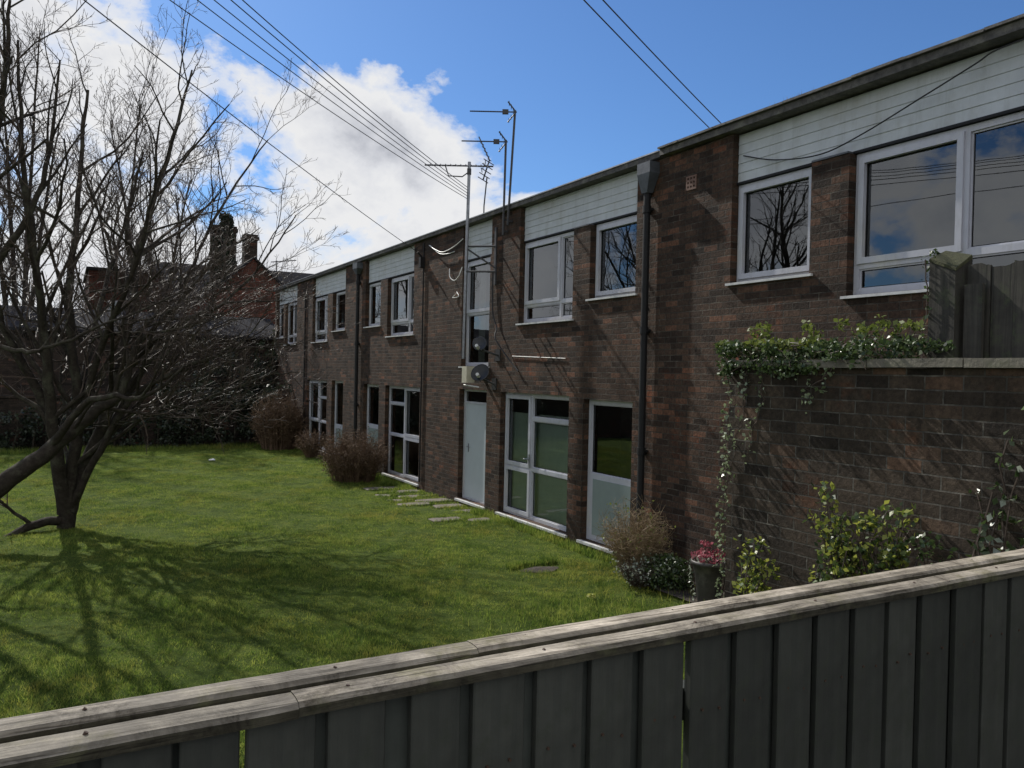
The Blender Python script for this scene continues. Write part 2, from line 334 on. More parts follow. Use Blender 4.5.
# flagstones (positions first: the grass leaves them free)
stones = [(5.95, 16.35, .62, .30, .1), (6.25, 15.75, .50, .26, -.05), (5.75, 15.45, .40, .28, .2), (6.20, 15.05, .62, .24, .0), (5.72, 14.75, .42, .24, .1),
          (6.25, 14.35, .56, .26, -.08), (5.75, 14.05, .48, .22, .05), (6.3, 13.7, .5, .25, .1), (6.35, 13.1, .5, .26, .0),
          (5.62, 12.35, .44, .24, .15), (6.22, 12.15, .42, .22, -.1)]
stones = [(a, b_, c*1.3, d*1.45, e) for a, b_, c, d, e in stones]
def blades(n, xs, ys, hlo, hhi, w, lean=.5, hbase=None):
    h = rng.uniform(hlo, hhi, n); an = rng.uniform(0, 2*np.pi, n); la = rng.uniform(0, 2*np.pi, n); le = rng.uniform(0, lean, n)*h
    z = lawn_h(xs, ys)-.004 if hbase is None else hbase
    dx, dy = np.cos(an)*w/2, np.sin(an)*w/2
    P = np.empty((n, 3, 3)); P[:, 0] = np.stack([xs-dx, ys-dy, z], 1); P[:, 1] = np.stack([xs+dx, ys+dy, z], 1)
    P[:, 2] = np.stack([xs+np.cos(la)*le, ys+np.sin(la)*le, z+h], 1)
    return P.reshape(-1, 3), np.arange(n*3).reshape(n, 3)
NB = 800000
ys = 4.6+(26.5-4.6)*rng.random(NB)**1.6; xs = rng.uniform(-3.2, 6.5, NB)
keep = np.ones(NB, bool)
for sx, sy, sw, sd, sr in stones: keep &= ~((abs(xs-sx) < sw/2-.015) & (abs(ys-sy) < sd/2-.015))
keep &= ~((((xs-5.34)/.24)**2+((ys-8.82)/.13)**2+.5*fbm(xs*9, ys*9) < .8) & (rng.random(NB) < .8))                       # the bare patch
keep &= ~((xs > 5.5) & (xs < 6.55) & (ys > 13.0) & (ys < 16.6) & (rng.random(NB) < .55))
cl = fbm(xs*2.1+3, ys*2.3)+.5*fbm(xs*5, ys*6); keep &= rng.random(NB) < np.clip(.85+.4*cl, .45, 1)
xs, ys = xs[keep], ys[keep]
m, t, N, L, b = nt('grass_blades'); g = N.new('ShaderNodeNewGeometry'); tc = N.new('ShaderNodeTexCoord')
n = noise(N, L, tc.outputs['Object'], 1.6, 8, .7); r = ramp(N, [(.30, (.055, .105, .018)), (.48, (.165, .25, .040)), (.66, (.36, .40, .085))])
ma = N.new('ShaderNodeMath'); ma.operation = 'MULTIPLY_ADD'; ma.inputs[1].default_value = .35; L.new(g.outputs['Random Per Island'], ma.inputs[0])
nh = noise(N, L, tc.outputs['Object'], 9, 6, .7); hs = N.new('ShaderNodeMath'); hs.operation = 'MULTIPLY_ADD'; hs.inputs[1].default_value = .6; hs.inputs[2].default_value = -.3; L.new(nh.outputs[0], hs.inputs[0])
ha_ = N.new('ShaderNodeMath'); ha_.operation = 'ADD'; L.new(n.outputs[0], ha_.inputs[0]); L.new(hs.outputs[0], ha_.inputs[1])
mb = N.new('ShaderNodeMath'); mb.operation = 'ADD'; mb.inputs[1].default_value = -.17; L.new(ha_.outputs[0], mb.inputs[0]); L.new(mb.outputs[0], ma.inputs[2]); L.new(ma.outputs[0], r.inputs[0])
nm = noise(N, L, tc.outputs['Object'], 5.5, 8, .75); rm_ = ramp(N, [(.36, (.38, .42, .45)), (.46, (.85, .88, .9)), (.6, (1, 1, 1)), (.7, (1.15, 1.05, .95))]); L.new(nm.outputs[0], rm_.inputs[0])
nw = noise(N, L, tc.outputs['Object'], .55, 6, .7); rw_ = ramp(N, [(.50, (1, 1, 1)), (.68, (1.15, .86, .9))]); L.new(nw.outputs[0], rw_.inputs[0])
gc = mixc(N, L, mixc(N, L, r.outputs[0], rm_.outputs[0], .85, 'MULTIPLY'), rw_.outputs[0], 1.0, 'MULTIPLY')
L.new(gc, b.inputs['Base Color']); b.inputs['Roughness'].default_value = .5; b.inputs['Specular IOR Level'].default_value = .25
tr = N.new('ShaderNodeBsdfTranslucent'); L.new(gc, tr.inputs[0]); mx = N.new('ShaderNodeMixShader'); mx.inputs[0].default_value = .45
L.new(b.outputs[0], mx.inputs[1]); L.new(tr.outputs[0], mx.inputs[2]); L.new(mx.outputs[0], N['Material Output'].inputs[0]); MT['grass'] = m
hh = .022+.02*np.clip(fbm(xs*2.1+3, ys*2.3), -.5, 1)
P, F = blades(len(xs), xs, ys, .8, 1.5, .0065, 1.1)
P = P.reshape(-1, 3, 3); base = P[:, 0, 2].copy(); tip = (P[:, 2, 2]-base)*hh*1.1; P[:, 2, :2] = P[:, 0, :2]+(P[:, 2, :2]-P[:, 0, :2])*hh[:, None]*1.1; P[:, 2, 2] = base+tip
# taller rough grass along walls
def strip(n, x0, x1, y0, y1, lo, hi):
    a, b_ = rng.uniform(x0, x1, n), rng.uniform(y0, y1, n); return blades(n, a, b_, lo, hi, .010, .6)[0].reshape(-1, 3, 3)
extra = [strip(3500, 6.32, 6.56, 8.4, 12.9, .04, .12), strip(1500, 6.25, 6.56, 16.0, 20, .05, .15), strip(700, 6.3, 6.5, 12.3, 12.9, .06, .16),
         strip(900, 6.05, 6.3, 16.5, 17.0, .06, .16), strip(6000, -3, 6.5, 26.0, 26.7, .06, .18), strip(900, 5.0, 5.7, 8.98, 9.12, .05, .11),
         strip(1500, 3.5, 6.5, 5.0, 7.4, .05, .13)]
for sx, sy, sw, sd, sr in stones:
    for s_ in (-1, 1): extra.append(strip(260, sx-sw/2, sx+sw/2, sy+s_*sd/2-.06, sy+s_*sd/2+.05, .03, .08))
for _ in range(420):                                                          # scattered tussocks
    cx, cy = rng.uniform(-3, 6.3), 5+21*rng.random()**1.2; k = 16
    extra.append(blades(k, cx+rng.normal(0, .05, k), cy+rng.normal(0, .05, k), .035, .075, .010, .8)[0].reshape(-1, 3, 3))
P = np.concatenate([P]+extra).reshape(-1, 3)
tag(obj('grass', (P, np.arange(len(P)).reshape(-1, 3)), MT['grass'], origin=(0, 0, 0)), 'short green lawn grass with darker tussocks and daisies', 'grass', kind='stuff')
for k, (sx, sy, sw, sd, sr) in enumerate(stones):
    mb = MB(); pts = []
    nn = 14
    for q in range(nn):
        an = 2*math.pi*q/nn; ex = abs(math.cos(an))**.35*math.copysign(1, math.cos(an)); ey = abs(math.sin(an))**.35*math.copysign(1, math.sin(an))
        pts.append((sx+ex*sw/2*random.uniform(.9, 1.02), sy+ey*sd/2*random.uniform(.88, 1.03)))
    z0, z1 = -.02, float(lawn_h(np.array(sx), np.array(sy)))+random.uniform(.002, .014)
    mb.add([(x, y, z0) for x, y in pts]+[(x, y, z1-.008) for x, y in pts]+[(sx+(x-sx)*.95, sy+(y-sy)*.93, z1) for x, y in pts],
           [(q, (q+1) % nn, nn+(q+1) % nn, nn+q) for q in range(nn)]+[(nn+q, nn+(q+1) % nn, 2*nn+(q+1) % nn, 2*nn+q) for q in range(nn)]+[tuple(range(2*nn, 3*nn))])
    o = mb.build('paving_slab', MT['stone'])
    if k >= 9: tag(o, ['separate grey slab in the grass before the double door, farther from the wall', 'separate grey slab in the grass before the double door, nearer the wall'][k-9], 'paving slab', 'paving slabs sunk in the lawn', 'thing')
    else: tag(o, 'worn grey slab of the sunken paving patch left of the pale blue door', 'paving slab', 'slabs of the sunken paving patch', 'thing')
# bare earth patch
th = np.linspace(0, 2*np.pi, 24, endpoint=False)
pv = [(5.34, 8.82, .056)]+[(5.34+.27*math.cos(a)*(1+.12*math.sin(3*a)), 8.82+.15*math.sin(a)*(1+.15*math.cos(4*a)), .030) for a in th]
obj_p = obj('soil_patch', (pv, [(0, 1+q, 1+(q+1) % 24) for q in range(24)]), MT['soil']); tag(obj_p, kind='structure')
tag(MB().add([(6.05, 4.9, .06), (6.58, 4.9, .08), (6.58, 8.35, .09), (6.28, 8.3, .06), (6.0, 7.8, .065), (5.98, 7.2, .07)], [(0, 1, 2, 3, 4, 5)]).build('flower_bed', MT['soil']), kind='structure')
pl = MB(); pl.add([(3.40, 22.40, .10), (3.55, 22.42, .085), (3.52, 22.55, .11), (3.38, 22.53, .085)], [(0, 1, 2), (0, 2, 3)])
pl.add([(3.40, 22.40, .075), (3.55, 22.42, .065), (3.52, 22.55, .085), (3.38, 22.53, .065)], [(2, 1, 0), (3, 2, 0)])
tag(pl.build('litter', MT['white_paper']), 'scrap of white paper lying on the far lawn', 'litter')

# ------------------------------------------------------------------ the flats
D = 6.6
flats = thing('brick_flats', (D, 13, 0), 'long two storey dark brick flats with white boarded panels and flat roof beside the lawn', 'building')
up = [  # (y0, y1, z0, z1)
    (5.79, 6.82, 3.58, 4.69), (3.60, 5.27, 3.32, 4.69), (2.4, 3.1, 3.58, 4.69),
    (10.16, 11.63, 3.34, 4.67), (8.65, 9.60, 3.60, 4.67), (12.84, 13.80, 2.63, 4.60),
    (16.41, 17.80, 3.32, 4.66), (18.50, 19.36, 3.60, 4.66),
    (22.92, 24.20, 3.34, 4.66), (21.28, 22.14, 3.60, 4.66), (26.40, 27.62, 3.34, 4.72), (28.22, 28.85, 3.60, 4.72)]
FAR = lambda h: (h[0], h[1]*1.013, h[2], h[3])   # far reveals
up = [FAR(h) for h in up]
panels = [(2.4, 6.905), (8.65, 11.78), (12.80, 13.98), (16.43, 19.61), (21.27, 24.51), (26.40, 29.2)]
low = [(12.88, 13.83, .13, 2.20), (10.19, 12.19, .13, 2.19), (8.65, 9.68, .13, 2.16), (15.96, 17.83, .14, 2.18), (18.50, 19.38, .14, 2.18),
       (21.32, 22.10, .14, 2.22), (22.86, 24.72, .18, 2.20)]
low = [FAR(h) for h in low]
PZ = lambda a: 4.69 if a < 7 else (4.60 if 12 < a < 13 else (4.72 if a > 25 else 4.66))
holes = [h for h in up]+[(a, b_, PZ(a), 5.26) for a, b_ in panels]+low
# the little brick piers between windows stop under the boarding
MB().plate(D, D+.26, -6, 29.5, -.04, 5.26, holes).build('wall', MT['brick'], flats, origin=(0, 0, 0))
ew = MB(); ew.box(D+.26, 13.5, 29.24, 29.5, -.04, 5.24); ew.box(D+.26, 13.5, -6, -5.74, -.04, 5.24); ew.box(13.5, 13.76, -6, 29.5, -.04, 5.24)
ew.build('side_wall', MT['brick'], flats, origin=(0, 0, 0))
iw = MB(); iw.box(D+2.6, D+2.65, -5.7, 29.2, 0, 5.2); iw.box(D+.262, D+2.6, -5.7, 29.2, 2.42, 2.52)
for y in (8.0, 12.4, 15, 20.03, 25.3): iw.box(D+.262, D+2.6, y, y+.1, .02, 5.2)
iw.box(D+.262, D+2.6, -5.7, 29.2, 0, .12)
iw.build('interior_wall', MT['interior'], flats)
# roof: left part and the slightly higher right part
rf = MB(); rf.box(D-.07, 13.8, 8.12, 29.58, 5.264, 5.33); rf.box(D-.09, 13.8, -6.1, 8.10, 5.272, 5.345)
roof = rf.build('roof', MT['fascia'], flats)
tr_ = MB(); tr_.box(D-.085, D+.02, 8.14, 29.6, 5.333, 5.35)
tr_.build('metal_trim', MT['trim'], roof)
me = MB()
yy = -6.1
while yy < 8.0:
    w = random.uniform(.5, .9); y2 = min(yy+w, 8.10); dz = random.uniform(0, .012)
    me.obox((D-.06, (yy+y2)/2, 5.358+dz), (.062+random.uniform(0, .008), 0, 0), (0, (y2-yy)/2-.001, random.uniform(-.004, .004)), (0, 0, .012)); yy = y2
me.build('felt_edge', MT['fascia'], roof)
# roof hopper wedge between the two parts
def cladding(y0, y1, z0, z1):
    mb = MB(); z = z0; x = D+.085
    prof = []
    while z < z1-.01:
        zt = min(z+.105, z1); prof += [(x-.009, z), (x-.008, z+.006), (x-.002, zt-.003), (x+.002, zt-.002)]; z = zt
    n = len(prof); v = [(px, y0, pz) for px, pz in prof]+[(px, y1, pz) for px, pz in prof]
    f = [(i, n+i, n+i+1, i+1) for i in range(n-1)]
    mb.add(v, f); mb.box(x+.008, x+.05, y0, y1, z0-.001, z1)
    return mb
for (a, b_) in panels:
    zb = {4.69: 4.69, 4.60: 4.605, 4.66: 4.672, 4.72: 4.722}[PZ(a)]
    cladding(a+.006, b_-.006, zb+.03, 5.257).build('cladding_panel', MT['clad'], flats)
    MB().box(D+.06, D+.13, a+.004, b_-.004, zb+.003, zb+.027).build('drip_trim', MT['black'], flats)
def window(y0, y1, z0, z1, lights, name='window', glass='glass', sill=True, frame=.055, solid=None, sash=None, x=None, curtain=None):
    """lights: list of (ya,yb,za,zb) fractions of the opening that hold glass"""
    x = D+.10 if x is None else x
    W, H = y1-y0, z1-z0
    gap = .003
    holes = []; sashes = []
    for q in lights:
        ya, yb, za, zb = y0+q[0]*W, y0+q[1]*W, z0+q[2]*H, z0+q[3]*H
        ya += frame*(.5 if q[0] > 0 else 1); yb -= frame*(.5 if q[1] < 1 else 1); za += frame*(.5 if q[2] > 0 else 1); zb -= frame*(.5 if q[3] < 1 else 1)
        holes.append((ya, yb, za, zb)); sashes.append(len(q) > 4 and q[4])
    f = MB().plate(x, x+.07, y0+gap, y1-gap, z0+gap, z1-gap, holes)
    for h, s_ in zip(holes, sashes):
        if s_:     # opening light: a proud casement frame
            e = .045; f.plate(x-.022, x+.05, h[0]-.014, h[1]+.014, h[2]-.014, h[3]+.014, [(h[0]+e, h[1]-e, h[2]+e, h[3]-e)])
        else: f.plate(x+.018, x+.06, h[0]+.0005, h[1]-.0005, h[2]+.0005, h[3]-.0005, [(h[0]+.016, h[1]-.016, h[2]+.016, h[3]-.016)])
    fo = f.build(name, MT['upvc'], flats)
    g = MB()
    for h in holes:
        g.add([(x+.033, h[0]+.002, h[2]+.002), (x+.033, h[0]+.002, h[3]-.002), (x+.033, h[1]-.002, h[3]-.002), (x+.033, h[1]-.002, h[2]+.002)], [(0, 1, 2, 3)])
    g.build('pane', MT[glass], fo)
    # dark rubber gasket round each pane
    gs = MB()
    for h, s_ in zip(holes, sashes):
        e = .045 if s_ else .016; xx = x-.024 if s_ else x+.014
        gs.plate(x+.029 if not s_ else x+.022, x+.0325, h[0]+e-.006, h[1]-e+.006, h[2]+e-.006, h[3]-e+.006, [(h[0]+e+.008, h[1]-e-.008, h[2]+e+.008, h[3]-e-.008)])
    gs.build('gasket', MT['black'], fo)
    if sill:
        sl = MB(); v = [(D-.035, y0-.05, z0-.012), (D-.035, y0-.05, z0-.034), (x+.05, y0-.05, z0-.034), (x+.05, y0-.05, z0+.004)]
        v2 = [(a, y1+.035, c) for a, b__, c in v]
        yi0, yi1 = y0+.002, y1-.002
        sl.box(D-.035, D-.002, y0-.05, y1+.04, z0-.032, z0-.006)
        sl.add([(D-.002, yi0, z0-.032), (D-.002, yi0, z0-.006), (x+.02, yi0, z0+.001), (x+.02, yi0, z0-.032), (D-.002, yi1, z0-.032), (D-.002, yi1, z0-.006), (x+.02, yi1, z0+.001), (x+.02, yi1, z0-.032)],
               [(0, 3, 2, 1), (4, 5, 6, 7), (1, 2, 6, 5), (0, 4, 7, 3), (2, 3, 7, 6)])
        sl.build('sill', MT['sill'], fo)
    if curtain:
        for (ya, yb) in curtain:
            mb = MB(); n = max(4, int((yb-ya)/.03)); v = []
            for q in range(n+1):
                yy = ya+(yb-ya)*q/n; xx = x+.16+.018*math.sin(q*1.6); v += [(xx, yy, z0+.05), (xx, yy, z1-.02)]
            mb.add(v, [(2*q, 2*q+1, 2*q+3, 2*q+2) for q in range(n)]).build('curtain', MT['curtain'], fo)
    return fo
two = [(0, .30, .22, 1), (.30, 1, .22, 1, 1), (0, .30, 0, .22), (.30, 1, 0, .22)]
window(*up[0], [(0, 1, 0, 1, 1)])
window(*up[1], [(0, .365, .21, 1), (.365, 1, .21, 1, 1), (0, .365, 0, .21), (.365, 1, 0, .21)], frame=.06)
window(*up[2], [(0, 1, 0, 1)])
window(*up[3], two)
window(*up[4], [(0, 1, 0, 1, 1)])
window(*up[5], [(0, 1, 0, .5), (0, 1, .5, 1, 1)], curtain=[(13.5, 13.76)])
window(*up[6], two, curtain=[(16.5, 16.75)])
window(*up[7], [(0, 1, 0, 1)])
window(*up[8], [(0, .30, .2, 1), (.30, 1, .2, 1, 1), (0, .30, 0, .2), (.30, 1, 0, .2)], curtain=[(23.0, 24.1)])
window(*up[9], [(0, 1, 0, 1)])
window(*up[10], [(0, .5, .2, 1, 1), (.5, 1, .2, 1), (0, .5, 0, .2), (.5, 1, 0, .2)])
window(*up[11], [(0, 1, 0, 1)])
# ground floor
MT['pane_backing'] = simple('pale_green_backing', (.72, .78, .72), .8, .08, 5)  # plain pale green sheet behind the double door's panes
def pane_backing(parent, y0, y1, z0, z1, x=D+.22):
    MB().box(x, x+.006, y0, y1, z0, z1).build('pane_backing', MT['pane_backing'], parent)
def door_obj(name, y0, y1, z0, z1, lights, glass='glass_low', mat='upvc', panel=None, handle=None, **k):
    fo = window(y0, y1, z0, z1, lights, name=name, glass=glass, sill=False, **k)
    return fo
# glazed double door: leaf on the far side, big light with transom on the near side
fd = door_obj('glazed_door', *low[1], [(.58, 1, .40, 1, 1), (.58, 1, 0, .40, 1), (0, .58, .80, 1), (0, .58, .40, .80), (0, .58, 0, .40)], frame=.06)
hm = MB(); hm.box(D+.068, D+.077, 11.44, 11.475, .98, 1.20); hm.tube([(D+.07, 11.457, 1.12), (D+.035, 11.457, 1.12), (D+.032, 11.57, 1.115)], .010, 8); hm.build('handle', MT['steel'], fd)
pane_backing(fd, 10.2, 12.33, .14, 1.85)
# half glazed door with a flat panel below
hd = door_obj('half_glazed_door', *low[2], [(0, 1, .46, 1)], frame=.065)
MB().plate(D+.092, D+.0985, 8.74, 9.66, .22, 1.02, []).build('door_panel', MT['panelpaint'], hd)
# plain pale blue door with a dark light above
pdo = MB().plate(D+.10, D+.17, 12.883, 14.0, .133, 2.197, [(12.93, 13.95, .16, 1.93), (12.93, 13.95, 1.97, 2.16)]).build('plain_door', MT['upvc'], flats); tag(pdo, 'pale blue door with a dark light above')
lf = MB(); lf.box(D+.112, D+.15, 12.934, 13.946, .164, 1.926); lf.build('door_leaf', MT['doorpaint'], pdo)
MB().add([(D+.13, 12.93, 1.97), (D+.13, 12.93, 2.16), (D+.13, 13.95, 2.16), (D+.13, 13.95, 1.97)], [(0, 1, 2, 3)]).build('pane', MT['glass_low'], pdo)
hm = MB(); hm.box(D+.104, D+.112, 13.78, 13.81, 1.02, 1.18); hm.tube([(D+.108, 13.795, 1.12), (D+.075, 13.795, 1.12), (D+.072, 13.70, 1.118)], .009, 8); hm.build('handle', MT['steel'], pdo)
door_obj('glazed_door', *low[3], [(.52, 1, .86-.06, 1), (.52, 1, .45, .80), (.52, 1, 0, .45), (0, .52, .45, 1, 1), (0, .52, 0, .45, 1)], frame=.05)
h2 = door_obj('half_glazed_door', *low[4], [(0, 1, .50, 1)], frame=.05)
MB().plate(D+.092, D+.0985, 18.57, 19.48, .22, 1.10, []).build('door_panel', MT['panelpaint'], h2)
h3 = door_obj('half_glazed_door', *low[5], [(0, 1, .40, 1)], frame=.05)
MB().plate(D+.092, D+.0985, 21.39, 22.22, .22, .90, []).build('door_panel', MT['panelpaint'], h3)
door_obj('glazed_door', *low[6], [(.5, 1, .4, 1, 1), (.5, 1, 0, .4), (0, .5, .75, 1), (0, .5, .4, .75), (0, .5, 0, .4)], frame=.05)
for (a, b_, zz) in [(h[0]-.04, h[1]+.04, h[2]) for h in low]:
    MB().box(D-.045, D-.002, a, b_, zz-.045, zz-.008).box(D-.002, D+.10, a+.045, b_-.045, zz-.046, zz-.002).build('threshold', MT['sill'], flats)
# caps on the piers between windows, cushions seen inside
MB().box(D-.012, D+.08, 5.345, 5.785, 4.694, 4.712).build('pier_cap', MT['lead'], flats)
MB().box(D-.012, D+.08, 9.75, 10.155, 4.664, 4.682).build('pier_cap', MT['lead'], flats)
# vent brick
vb = MB().plate(D-.012, D+.0, 7.50, 7.68, 4.76, 4.93, [(7.525+.052*i_, 7.555+.052*i_, 4.785+.05*j_, 4.81+.05*j_) for i_ in range(3) for j_ in range(3)])
vb.build('vent', MT['terracotta'], flats)
# downpipes
def downpipe(y, ztop, zbot, r=.04, hopper=None):
    mb = MB(); x = D-.065
    mb.tube([(x, y, ztop), (x, y, zbot+.12), (x, y, zbot+.10), (x-.04, y, zbot)], r, 12)
    z = ztop-.3
    while z > .3: mb.tube([(x, y, z), (x, y, z+.09)], r*1.25, 12); mb.box(x-.0, D-.001, y-.06, y+.06, z+.03, z+.06); z -= 1.55
    o = mb.build('downpipe', MT['black'], flats, smooth=False)
    if hopper:
        hb = MB(); a, b_, zt = hopper
        hb.add([(D-.16, a, zt), (D-.001, a, zt), (D-.001, b_, zt), (D-.16, b_, zt), (D-.115, y-.055, ztop-.05), (D-.02, y-.055, ztop-.05), (D-.02, y+.055, ztop-.05), (D-.115, y+.055, ztop-.05),
                (D-.16, a, zt-.14), (D-.001, a, zt-.14), (D-.001, b_, zt-.14), (D-.16, b_, zt-.14)],
               [(0, 1, 2, 3), (0, 3, 11, 8), (0, 8, 9, 1), (1, 9, 10, 2), (2, 10, 11, 3), (8, 11, 7, 4), (8, 4, 5, 9), (9, 5, 6, 10), (10, 6, 7, 11), (4, 7, 6, 5)])
        hb.build('hopper', MT['lead'], o)
downpipe(8.36, 4.90, .10, .045, (8.2, 8.46, 5.225))
downpipe(20.03, 5.0, .10, .045, (19.85, 20.2, 5.225))
for yy, r__ in ((15.85, .014), (25.3, .02)): MB().tube([(D-.02, yy, 5.2), (D-.02, yy, .2)], r__, 6).build('wall_conduit', MT['black'], flats)
bk = MB(); bk.box(D-.1, D-.002, 15.83, 15.93, 4.68, 4.9); bk.tube([(D-.05, 15.88, 4.9), (D-.15, 15.88, 5.0)], .02, 6); bk.build('cable_bracket', MT['black'], flats)

# ------------------------------------------------------------------ aerials, dishes, cables
U = -RT0; UZ = Vector((0, 0, 1)); WD = U.cross(UZ).normalized()      # the aerials all look the same way, out over the garden
def rods(parent, specs, mat='alu'):
    for p, q, r_ in specs: MB().tube([p, q], r_, 4).build('element', MT[mat], parent)
mast_x = D-.42
a1 = thing('tv_aerial', (mast_x, 12.95, 2.75), 'grey bracketed mast with a long comb shaped aerial beside the narrow window', 'aerial', 'television aerials')
MB().tube([(mast_x, 12.99, 2.75), (mast_x, 12.91, 6.19)], .028, 10).build('mast', MT['steel'], a1)
br = MB()
for z in (4.72, 4.28): br.tube([(mast_x, 12.94, z), (D-.015, 12.62, z)], .018, 6)
br.tube([(mast_x, 12.94, 4.68), (D-.015, 12.62, 4.34)], .015, 6); br.box(D-.03, D-.001, 12.59, 12.65, 4.05, 5.05); br.build('wall_bracket', MT['alu'], a1)
top = Vector((mast_x, 12.91, 6.12)); s0 = top-U*.42; s1 = top+U*.78
b1 = MB().tube([s0, s1], .014, 6).tube([top-UZ*.10, top+U*.12-UZ*.19, top+U*.36-UZ*.18, top+U*.42], .011, 6)
b1.obox(top-UZ*.10, U*.035, UZ*.05, WD*.035); b1.build('boom', MT['alu'], a1)
sp = []
for k in range(13):
    p = s1.lerp(s0, (k+.3)/13.5); sp.append((p-UZ*.035-U*.02-WD*.10, p+UZ*.05+U*.03+WD*.10, .008))
for q in range(4): p = top-U*(.22+.02*q); sp += [(p+UZ*.05*(q-1.5)-WD*.13, p+UZ*.05*(q-1.5)+WD*.13, .008)]
rods(a1, sp)
def small_aerial(x, y, z0, z1, label, tilt=0):
    t = thing('tv_aerial', (x, y, z0), label, 'aerial', 'television aerials')
    MB().tube([(x, y, z0), (x, y-tilt, z1+.03)], .02, 8).box(x, D-.001, y-.02, y+.02, z0+.05, z0+.08).box(x, D-.001, y-.02, y+.02, z0+.25, z0+.28).build('mast', MT['alu'], t)
    o = Vector((x, y-tilt, z1)); b2 = MB().tube([o-U*.03, o+U*.75], .011, 6); b2.obox(o+U*.16, U*.05, UZ*.035, WD*.03); b2.build('boom', MT['alu'], t)
    sp = []
    for k in range(13): p = o+U*(.25+.038*k); sp.append((p-WD*.06-UZ*.012, p+WD*.06+UZ*.022, .006))
    for sg in (-1, 1):
        for q in range(3): p = o+U*(.03+.035*q)+UZ*sg*(.03+.055*q); sp.append((p-WD*.12, p+WD*.12, .006))
        sp.append((o+U*.0+UZ*sg*.02, o+U*(.12)+UZ*sg*.17, .012))
    rods(t, sp); return t
small_aerial(D-.09, 12.22, 4.85, 6.42, 'lower of two slim dark roof aerials side by side', .03)
small_aerial(D-.09, 12.06, 5.0, 6.84, 'taller of two slim dark roof aerials, highest in the sky', .17)
AX = D+.5
def ax_(px, py): d = ray(px, py); return Vector((0, 0, EYE))+d*(AX/d.x)
a4 = thing('tv_aerial', (AX, ax_(484, 215).y, 5.345), 'slanting ladder shaped aerial standing on the roof between the poles', 'aerial', 'television aerials')
mt = ax_(484, 206); MB().tube([(mt.x, mt.y, 5.345), mt, ax_(487, 177)], .013, 6).build('mast', MT['alu'], a4)
q0, q1, q2 = ax_(479, 137), ax_(489.5, 160), ax_(483, 180)
MB().tube([q0, q1, q2], .014, 6).build('boom', MT['alu'], a4); sp = []
for k in range(5): c = q1.lerp(q2, .1+.9*k/4); sp.append((c+U*.10-UZ*-.06, c-U*.10-UZ*.06, .010))
for k in range(5): c = q0.lerp(q1, .3+.7*k/4); sp.append((c+U*.03-WD*.08, c-U*.03+WD*.08, .008))
rods(a4, sp)
def dish(y, z, r, label, yaw, x=None):
    x = D-.34 if x is None else x
    t = thing('satellite_dish', (x, y, z-.25), label, 'satellite dish', 'satellite dishes on the flats')
    ax = Vector((math.cos(yaw)*-1, math.sin(yaw), .45)).normalized(); u = ax.orthogonal().normalized(); w = ax.cross(u); c = Vector((x, y, z))
    mb = MB(); rings = 7; sides = 24; v = []
    for q in range(rings):
        rr = r*q/(rings-1); dep = .22*r*(q/(rings-1))**2
        for k in range(sides):
            an = 2*math.pi*k/sides; v.append(c+ax*dep+(u*math.cos(an)*1.0+w*math.sin(an)*.9)*rr)
    n = len(v); v += [p-ax*.008 for p in v]
    f = [(q*sides+k, q*sides+(k+1) % sides, (q+1)*sides+(k+1) % sides, (q+1)*sides+k) for q in range(rings-1) for k in range(sides)]
    f += [tuple(n+i_ for i_ in reversed(q)) for q in f]
    e_ = (rings-1)*sides; f += [(e_+k, e_+(k+1) % sides, n+e_+(k+1) % sides, n+e_+k) for k in range(sides)]
    mb.add(v, f).build('reflector', MT['dish'], t, smooth=True)
    am = MB(); lo = c-Vector((0, 0, 1))*r*.8; foc = c+ax*r*1.1-Vector((0, 0, .1)); am.tube([lo, lo+ax*.1, foc], .012, 6); am.build('arm', MT['dish'], t)
    lb = MB(); lb.tube([foc-ax*.08, foc+ax*.02], .03, 10); lb.build('receiver', MT['cable_white'], t)
    bk = MB(); bk.tube([c-ax*.03, c-ax*.12-Vector((0, 0, .05)), (D-.02, y-.05, z-.18)], .018, 8); bk.box(D-.02, D-.001, y-.12, y+.04, z-.28, z-.08); bk.build('wall_bracket', MT['dish'], t)
dish(12.50, 3.0, .14, 'black satellite dish higher up beside the foot of the narrow window', -.7)
dish(12.62, 2.50, .17, 'larger black satellite dish just above the pale blue door', -.8, D-.26)
bl = thing('floodlight', (D-.3, 13.05, 2.3), 'small cream bulkhead lamp box above the pale blue door', 'lamp')
MB().box(D-.38, D-.22, 12.93, 13.12, 2.33, 2.62).build('housing', MT['cream'], bl); MB().box(D-.22, D-.001, 13.0, 13.05, 2.40, 2.46).build('bracket', MT['steel'], bl)
MB().tube([(D-.32, 13.15, 2.29), (D-.3, 12.6, 2.26)], .012, 6).build('guard', MT['cable_white'], bl)
def cable(name, pts, r, mat, label, cat='cable', group=None, sag=0, n=14):
    P = [Vector(p) for p in pts]; out = []
    if len(P) == 2:
        for k in range(n+1): s_ = k/n; p = P[0].lerp(P[1], s_); p.z -= sag*4*s_*(1-s_); out.append(p)
    else:
        for a in range(len(P)-1):
            p0, p1, p2, p3 = P[max(a-1, 0)], P[a], P[a+1], P[min(a+2, len(P)-1)]
            for k in range(5):
                s_ = k/5.; out.append(.5*((2*p1)+(p2-p0)*s_+(2*p0-5*p1+4*p2-p3)*s_*s_+(3*p1-p0-3*p2+p3)*s_**3))
        out.append(P[-1])
    return tag(MB().tube(out, r, 6).build(name, mat), label, cat, group)
cable('cable', [(D-.012, 11.95, 2.80), (D-.012, 10.3, 2.75)], .0045, MT['cable_white'], 'straight white cable clipped to the brick above the glazed double door')
